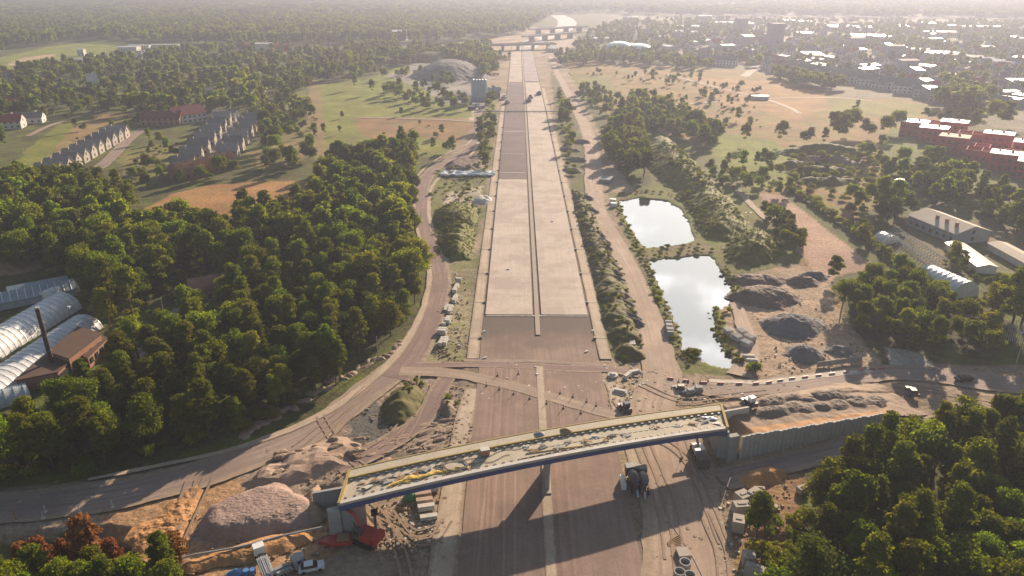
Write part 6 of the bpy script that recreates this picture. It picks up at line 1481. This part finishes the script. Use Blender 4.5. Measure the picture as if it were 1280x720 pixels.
# --- meadow right
scatter([(700, 90), (760, 92), (860, 92), (960, 110), (1060, 130), (1130, 150), (1050, 165), (930, 170), (880, 160), (790, 130), (720, 122)], 15, [(BR, 2), (SH, 2)], .35, .8, 'dotted over the dry meadow right of the motorway', 'trees dotted over the dry meadow', gap=.5)
scatter([(715, 112), (740, 108), (775, 128), (800, 132), (770, 150), (740, 140)], 9, [(BR, 2), (SH, 1)], .5, .9, 'on the meadow edge beside the dirt road', 'trees at the meadow edge beside the dirt road', gap=.42)
scatter([(985, 185), (1100, 190), (1130, 240), (1050, 262), (985, 240)], 6, [(SH, 1)], .5, 1.2, 'in the scrub meadow of mounds', 'shrubs of the scrub meadow', gap=.4)
scatter([(960, 92), (1000, 100), (1060, 112), (1040, 116), (980, 106)], 7, [(BR, 1)], .8, 1.1, 'in the tree belt at the near edge of the town', 'trees of the belt at the near town edge', hr=0)
scatter([(1160, 120), (1200, 112), (1240, 130), (1220, 150), (1170, 136)], 9, [(BR, 1)], 1.0, 1.5, 'in the dark clump right of the town edge', 'trees of the dark clump by the town edge')
# --- far masses
scatter([(695, 72), (780, 66), (860, 76), (900, 86), (850, 88), (770, 80), (700, 84)], 11, [(BR, 1)], .7, 1.1, 'in the tree line between meadow and town', 'trees between meadow and town', gap=.3)
FARL = [(20, 240), (-250, 280), (-420, 200), (-300, 90), (-60, 92), (60, 84), (160, 76), (215, 68), (300, 60), (480, 60), (560, 66), (510, 82), (445, 100), (395, 105), (385, 150), (322, 160), (300, 148), (180, 162), (150, 142), (80, 148), (30, 185)]
scatter(FARL, 11, [(BR, 6), (PI_, 1), (SH, 2)], .6, 1.35, 'in the great hazy wood at the far left', 'trees of the far left wood', gap=.42, hr=14)
scatter([(500, 80), (560, 66), (612, 60), (620, 90), (605, 100), (580, 84), (540, 74)], 10, [(BR, 1)], .9, 1.3, 'in the wood behind the stone heap', 'trees behind the stone heap')
scatter([(640, 70), (625, 90), (612, 120), (606, 112), (618, 70)], 9, [(BR, 1), (SH, 2)], .6, 1, 'along the far left verge', 'trees along the far left verge', gap=.5)
scatter([(700, 72), (780, 60), (900, 78), (1010, 96), (1150, 118), (1250, 135), (1400, 160), (1400, 30), (780, 26), (730, 45)], 17, [(BR, 1)], .65, 1.15, 'among the houses of the hazy town', 'town trees', gap=.42, hr=13)
scatter([(-420, 90), (-300, 30), (0, 24), (600, 24), (690, 20), (650, 44), (560, 54), (300, 58), (200, 56), (100, 50), (0, 68), (-300, 88)], 17, [(BR, 1)], 1.3, 1.9, 'in the hazy woods before the left horizon', 'trees of the left horizon woods', gap=.33, hr=25)
scatter([(-900, 40), (-900, -6), (2200, -6), (2200, 40), (1400, 40), (1300, 26), (780, 20), (690, 18), (600, 23), (0, 22)], 46, [(BR, 1)], 2.2, 3.4, 'in the hazy woods at the horizon', 'horizon woods', gap=.36, hr=0)

# rank by size in the picture; the 300 largest of each kind are individuals, the rest one mass per kind
def seen(x, y, s, k):
    hh = {SH: 2.6}.get(k, 12) * s
    u, v, d = proj(x, y, hh)
    vis = -60 < u < 1340 and v < 745
    return (hh * (1 if k != SH else 1.4) / d) * (1 if vis else .02), vis, d
ADJ = {PI_: 'pine', BR: 'broadleaf tree', SH: 'shrub'}
FARCOL = bpy.data.collections.new('tree_kinds')
src = {}
for kd in (BR, PI_, SH, 'dead_pine'):
    L = [p for p in PL if p[0] == kd]
    L = [(seen(p[1], p[2], p[3], kd), p) for p in L]; L.sort(key=lambda q: -q[0][0])
    L = [q for q in L if q[0][1] or q[0][2] < 400]
    top, rest = L[:300], L[300:]
    for (sz, vis, d), (k_, x, y, s, lab, grp) in top:
        kk = PI_ if kd == 'dead_pine' else kd
        lod = 0 if d < 260 else 1
        vs = KIND[(kk, lod)]; vi = rd.randrange(len(vs)); z = h1(x, y)
        # mounds carry what grows on them
        if lab.startswith(('in ', 'at ', 'on ', 'among ', 'between ', 'beside ', 'before ', 'behind ', 'along ', 'dotted ', 'right ')):
            look = ('tall ' if s > 1.05 else 'low ' if s < .75 else 'medium sized ') + ADJ[kk]; lb2 = look + ' ' + lab; g2 = look + ': ' + grp
        else: lb2, g2 = lab, grp
        sc3 = (s * rd.uniform(.9, 1.15), s * rd.uniform(.9, 1.15), s)
        if kd == SH:
            zz = z + on_heap(x, y)
            o = link('shrub', vs[vi], None, (x, y, zz - .1), rd.uniform(0, 6.28)); o.scale = sc3; tag(o, lb2, 'shrub', g2)
        else:
            z += on_heap(x, y)
            t = thing('pine_tree' if kk == PI_ else 'broadleaf_tree', lb2, 'dead pine' if kd == 'dead_pine' else 'pine' if kk == PI_ else 'tree', (x, y, z), rd.uniform(0, 6.28), g2); t.scale = sc3
            me = vs[vi]
            if kd == 'dead_pine':
                if ('dp', vi) not in src: m2 = KIND[(PI_, 1)][vi].copy(); m2.materials.clear(); m2.materials.append(leaf_red); src[('dp', vi)] = m2
                me = src[('dp', vi)]
            o = link('crown', me, t)
            if d < 420: link('trunk', rd.choice(TRP if kk == PI_ else TR), t)
    if not rest: continue
    # one object for the rest
    n = len(rest); me = bpy.data.meshes.new('far_' + kd); me.vertices.add(n)
    co = np.array([(p[1], p[2], (h1(p[1], p[2]) if q[2] < 300 else 0) + (on_heap(p[1], p[2]) if q[2] < 420 else 0)) for q, p in rest], 'f'); me.vertices.foreach_set('co', co.ravel())
    for nm, typ, val in (('rz', 'FLOAT', rng.uniform(0, 6.28, n)), ('sx', 'FLOAT', np.array([p[3] for q, p in rest]) * rng.uniform(.9, 1.2, n) * np.where(np.array([p[5] == 'horizon woods' for q, p in rest]), 1.7, 1)), ('sz', 'FLOAT', np.minimum(np.array([p[3] for q, p in rest]), 1.6)), ('far', 'INT', np.array([0 if q[2] < 260 else 1 if q[2] < 520 else 2 for q, p in rest]))):
        a_ = me.attributes.new(nm, typ, 'POINT'); a_.data.foreach_set('value', val.astype('i' if typ == 'INT' else 'f'))
    o = link({BR: 'broadleaf_woodland', PI_: 'pine_woodland', SH: 'scrub'}[kd], me)
    tag(o, {BR: 'mass of broadleaf trees in the woods behind, fading into the haze', PI_: 'mass of further pines standing within the woods', SH: 'mass of further small shrubs over banks and fields'}[kd], {BR: 'woodland', PI_: 'pine wood', SH: 'scrub'}[kd], None, 'stuff')
    ng = bpy.data.node_groups.new('plant_' + kd, 'GeometryNodeTree')
    ng.interface.new_socket('Geometry', in_out='INPUT', socket_type='NodeSocketGeometry'); ng.interface.new_socket('Geometry', in_out='OUTPUT', socket_type='NodeSocketGeometry')
    gi = ng.nodes.new('NodeGroupInput'); go = ng.nodes.new('NodeGroupOutput'); jo = ng.nodes.new('GeometryNodeJoinGeometry')
    def attr(nm, dt='FLOAT'):
        q = ng.nodes.new('GeometryNodeInputNamedAttribute'); q.data_type = dt; q.inputs[0].default_value = nm; return q.outputs[0]
    rot = ng.nodes.new('ShaderNodeCombineXYZ'); ng.links.new(attr('rz'), rot.inputs[2])
    scl = ng.nodes.new('ShaderNodeCombineXYZ'); sxo = attr('sx'); ng.links.new(sxo, scl.inputs[0]); ng.links.new(sxo, scl.inputs[1]); ng.links.new(attr('sz'), scl.inputs[2])
    for lod in (0, 1, 2):
        cmp_ = ng.nodes.new('FunctionNodeCompare'); cmp_.data_type = 'INT'; cmp_.operation = 'EQUAL'
        ng.links.new(attr('far', 'INT'), cmp_.inputs[2]); cmp_.inputs[3].default_value = lod
        cc = bpy.data.collections.new('kinds_%s_%d' % (kd, lod))
        for me2 in KIND[(kd, lod)]:
            ob = next((z_ for z_ in C.objects if z_.data == me2), None)
            if ob is None: ob = bpy.data.objects.new('crown', me2)
            cc.objects.link(ob)
        ci = ng.nodes.new('GeometryNodeCollectionInfo'); ci.inputs[0].default_value = cc; ci.inputs['Separate Children'].default_value = True; ci.inputs['Reset Children'].default_value = True
        ip = ng.nodes.new('GeometryNodeInstanceOnPoints'); ip.inputs['Pick Instance'].default_value = True
        rv = ng.nodes.new('FunctionNodeRandomValue'); rv.data_type = 'INT'; rv.inputs[4].default_value = 0; rv.inputs[5].default_value = len(KIND[(kd, lod)]) - 1
        ng.links.new(gi.outputs[0], ip.inputs['Points']); ng.links.new(cmp_.outputs[0], ip.inputs['Selection']); ng.links.new(ci.outputs[0], ip.inputs['Instance'])
        ng.links.new(rv.outputs[2], ip.inputs['Instance Index']); ng.links.new(rot.outputs[0], ip.inputs['Rotation']); ng.links.new(scl.outputs[0], ip.inputs['Scale'])
        ng.links.new(ip.outputs[0], jo.inputs[0])
    ng.links.new(jo.outputs[0], go.inputs[0])
    md = o.modifiers.new('planting', 'NODES'); md.node_group = ng
    print('KIND', kd, len(top), 'rest', n)

# ================================================================== AIR, LIGHT, CAMERA
hz = MB(); hz.box((0, 5200, -4.6), (25500, 15400, 4.6 + 101)); hb = hz.build('haze', None)
m = bpy.data.materials.new('haze_air'); m.use_nodes = True; nt = m.node_tree
nt.nodes.remove(nt.nodes['Principled BSDF'])
v = nt.nodes.new('ShaderNodeVolumePrincipled'); v.inputs['Color'].default_value = (.42, .45, .58, 1); v.inputs['Density'].default_value = .00031; v.inputs['Anisotropy'].default_value = .4
nt.links.new(v.outputs[0], nt.nodes['Material Output'].inputs['Volume']); hb.data.materials.append(m)
tag(hb, kind='stuff'); 

wd_ = bpy.data.worlds.new('World'); S.world = wd_; wd_.use_nodes = True; nt = wd_.node_tree
sky = nt.nodes.new('ShaderNodeTexSky'); sky.sky_type = 'NISHITA'; sky.sun_disc = False; sky.sun_elevation = SUN_EL; sky.sun_rotation = SUN_AZ
sky.air_density = 1.3; sky.dust_density = .7; sky.altitude = 90
tc = nt.nodes.new('ShaderNodeTexCoord'); mp = nt.nodes.new('ShaderNodeMapping'); mp.inputs['Scale'].default_value = (1, 1, 2.5)
nt.links.new(tc.outputs['Generated'], mp.inputs[0])
cl_ = ramp(nt, noise(nt, mp.outputs[0], 3.5, 6, .6), .48, .66)
cm = N(nt, 'ShaderNodeMath', _operation='MULTIPLY'); nt.links.new(cl_, cm.inputs[0]); cm.inputs[1].default_value = .6
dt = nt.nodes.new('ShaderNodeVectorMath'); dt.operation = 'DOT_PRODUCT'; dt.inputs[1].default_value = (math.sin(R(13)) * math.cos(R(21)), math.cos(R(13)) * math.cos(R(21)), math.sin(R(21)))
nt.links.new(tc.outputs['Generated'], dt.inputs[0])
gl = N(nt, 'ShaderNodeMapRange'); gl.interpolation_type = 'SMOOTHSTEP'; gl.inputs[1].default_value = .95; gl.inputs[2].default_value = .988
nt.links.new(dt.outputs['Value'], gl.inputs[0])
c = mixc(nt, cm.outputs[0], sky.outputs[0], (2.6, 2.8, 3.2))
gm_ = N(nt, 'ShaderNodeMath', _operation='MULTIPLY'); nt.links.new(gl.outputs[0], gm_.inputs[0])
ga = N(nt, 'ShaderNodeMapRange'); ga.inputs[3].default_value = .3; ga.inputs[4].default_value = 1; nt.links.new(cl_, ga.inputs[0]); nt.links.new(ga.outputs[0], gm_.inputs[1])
c = mixc(nt, gm_.outputs[0], c, (80, 79, 78))  # bright sky patch added in the directions the ponds mirror, to whiten the water
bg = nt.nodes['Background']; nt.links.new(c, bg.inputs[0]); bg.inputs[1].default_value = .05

sl = bpy.data.lights.new('sun', 'SUN'); sl.energy = 5; sl.angle = R(.55); sl.color = (1, .79, .58)
so = bpy.data.objects.new('sun', sl); C.objects.link(so)
from mathutils import Vector
sd = Vector((math.sin(SUN_AZ) * math.cos(SUN_EL), math.cos(SUN_AZ) * math.cos(SUN_EL), math.sin(SUN_EL)))
so.rotation_euler = sd.to_track_quat('Z', 'Y').to_euler(); so.location = (200, 200, 300)

cam = bpy.data.cameras.new('camera'); cam.sensor_width = 36; cam.lens = 36 * F / 1280; cam.clip_start = 1; cam.clip_end = 40000
co_ = bpy.data.objects.new('camera', cam); C.objects.link(co_); co_.location = (0, 0, CH); co_.rotation_euler = (math.pi / 2 - PITCH, 0, YAW); S.camera = co_
S.view_settings.view_transform = 'Standard'; S.view_settings.look = 'None'; S.view_settings.exposure = 1.12; S.view_settings.gamma = 1
S.cycles.max_bounces = 5; S.cycles.diffuse_bounces = 3; S.cycles.glossy_bounces = 2; S.cycles.transmission_bounces = 2; S.cycles.volume_bounces = 1
S.cycles.use_denoising = True
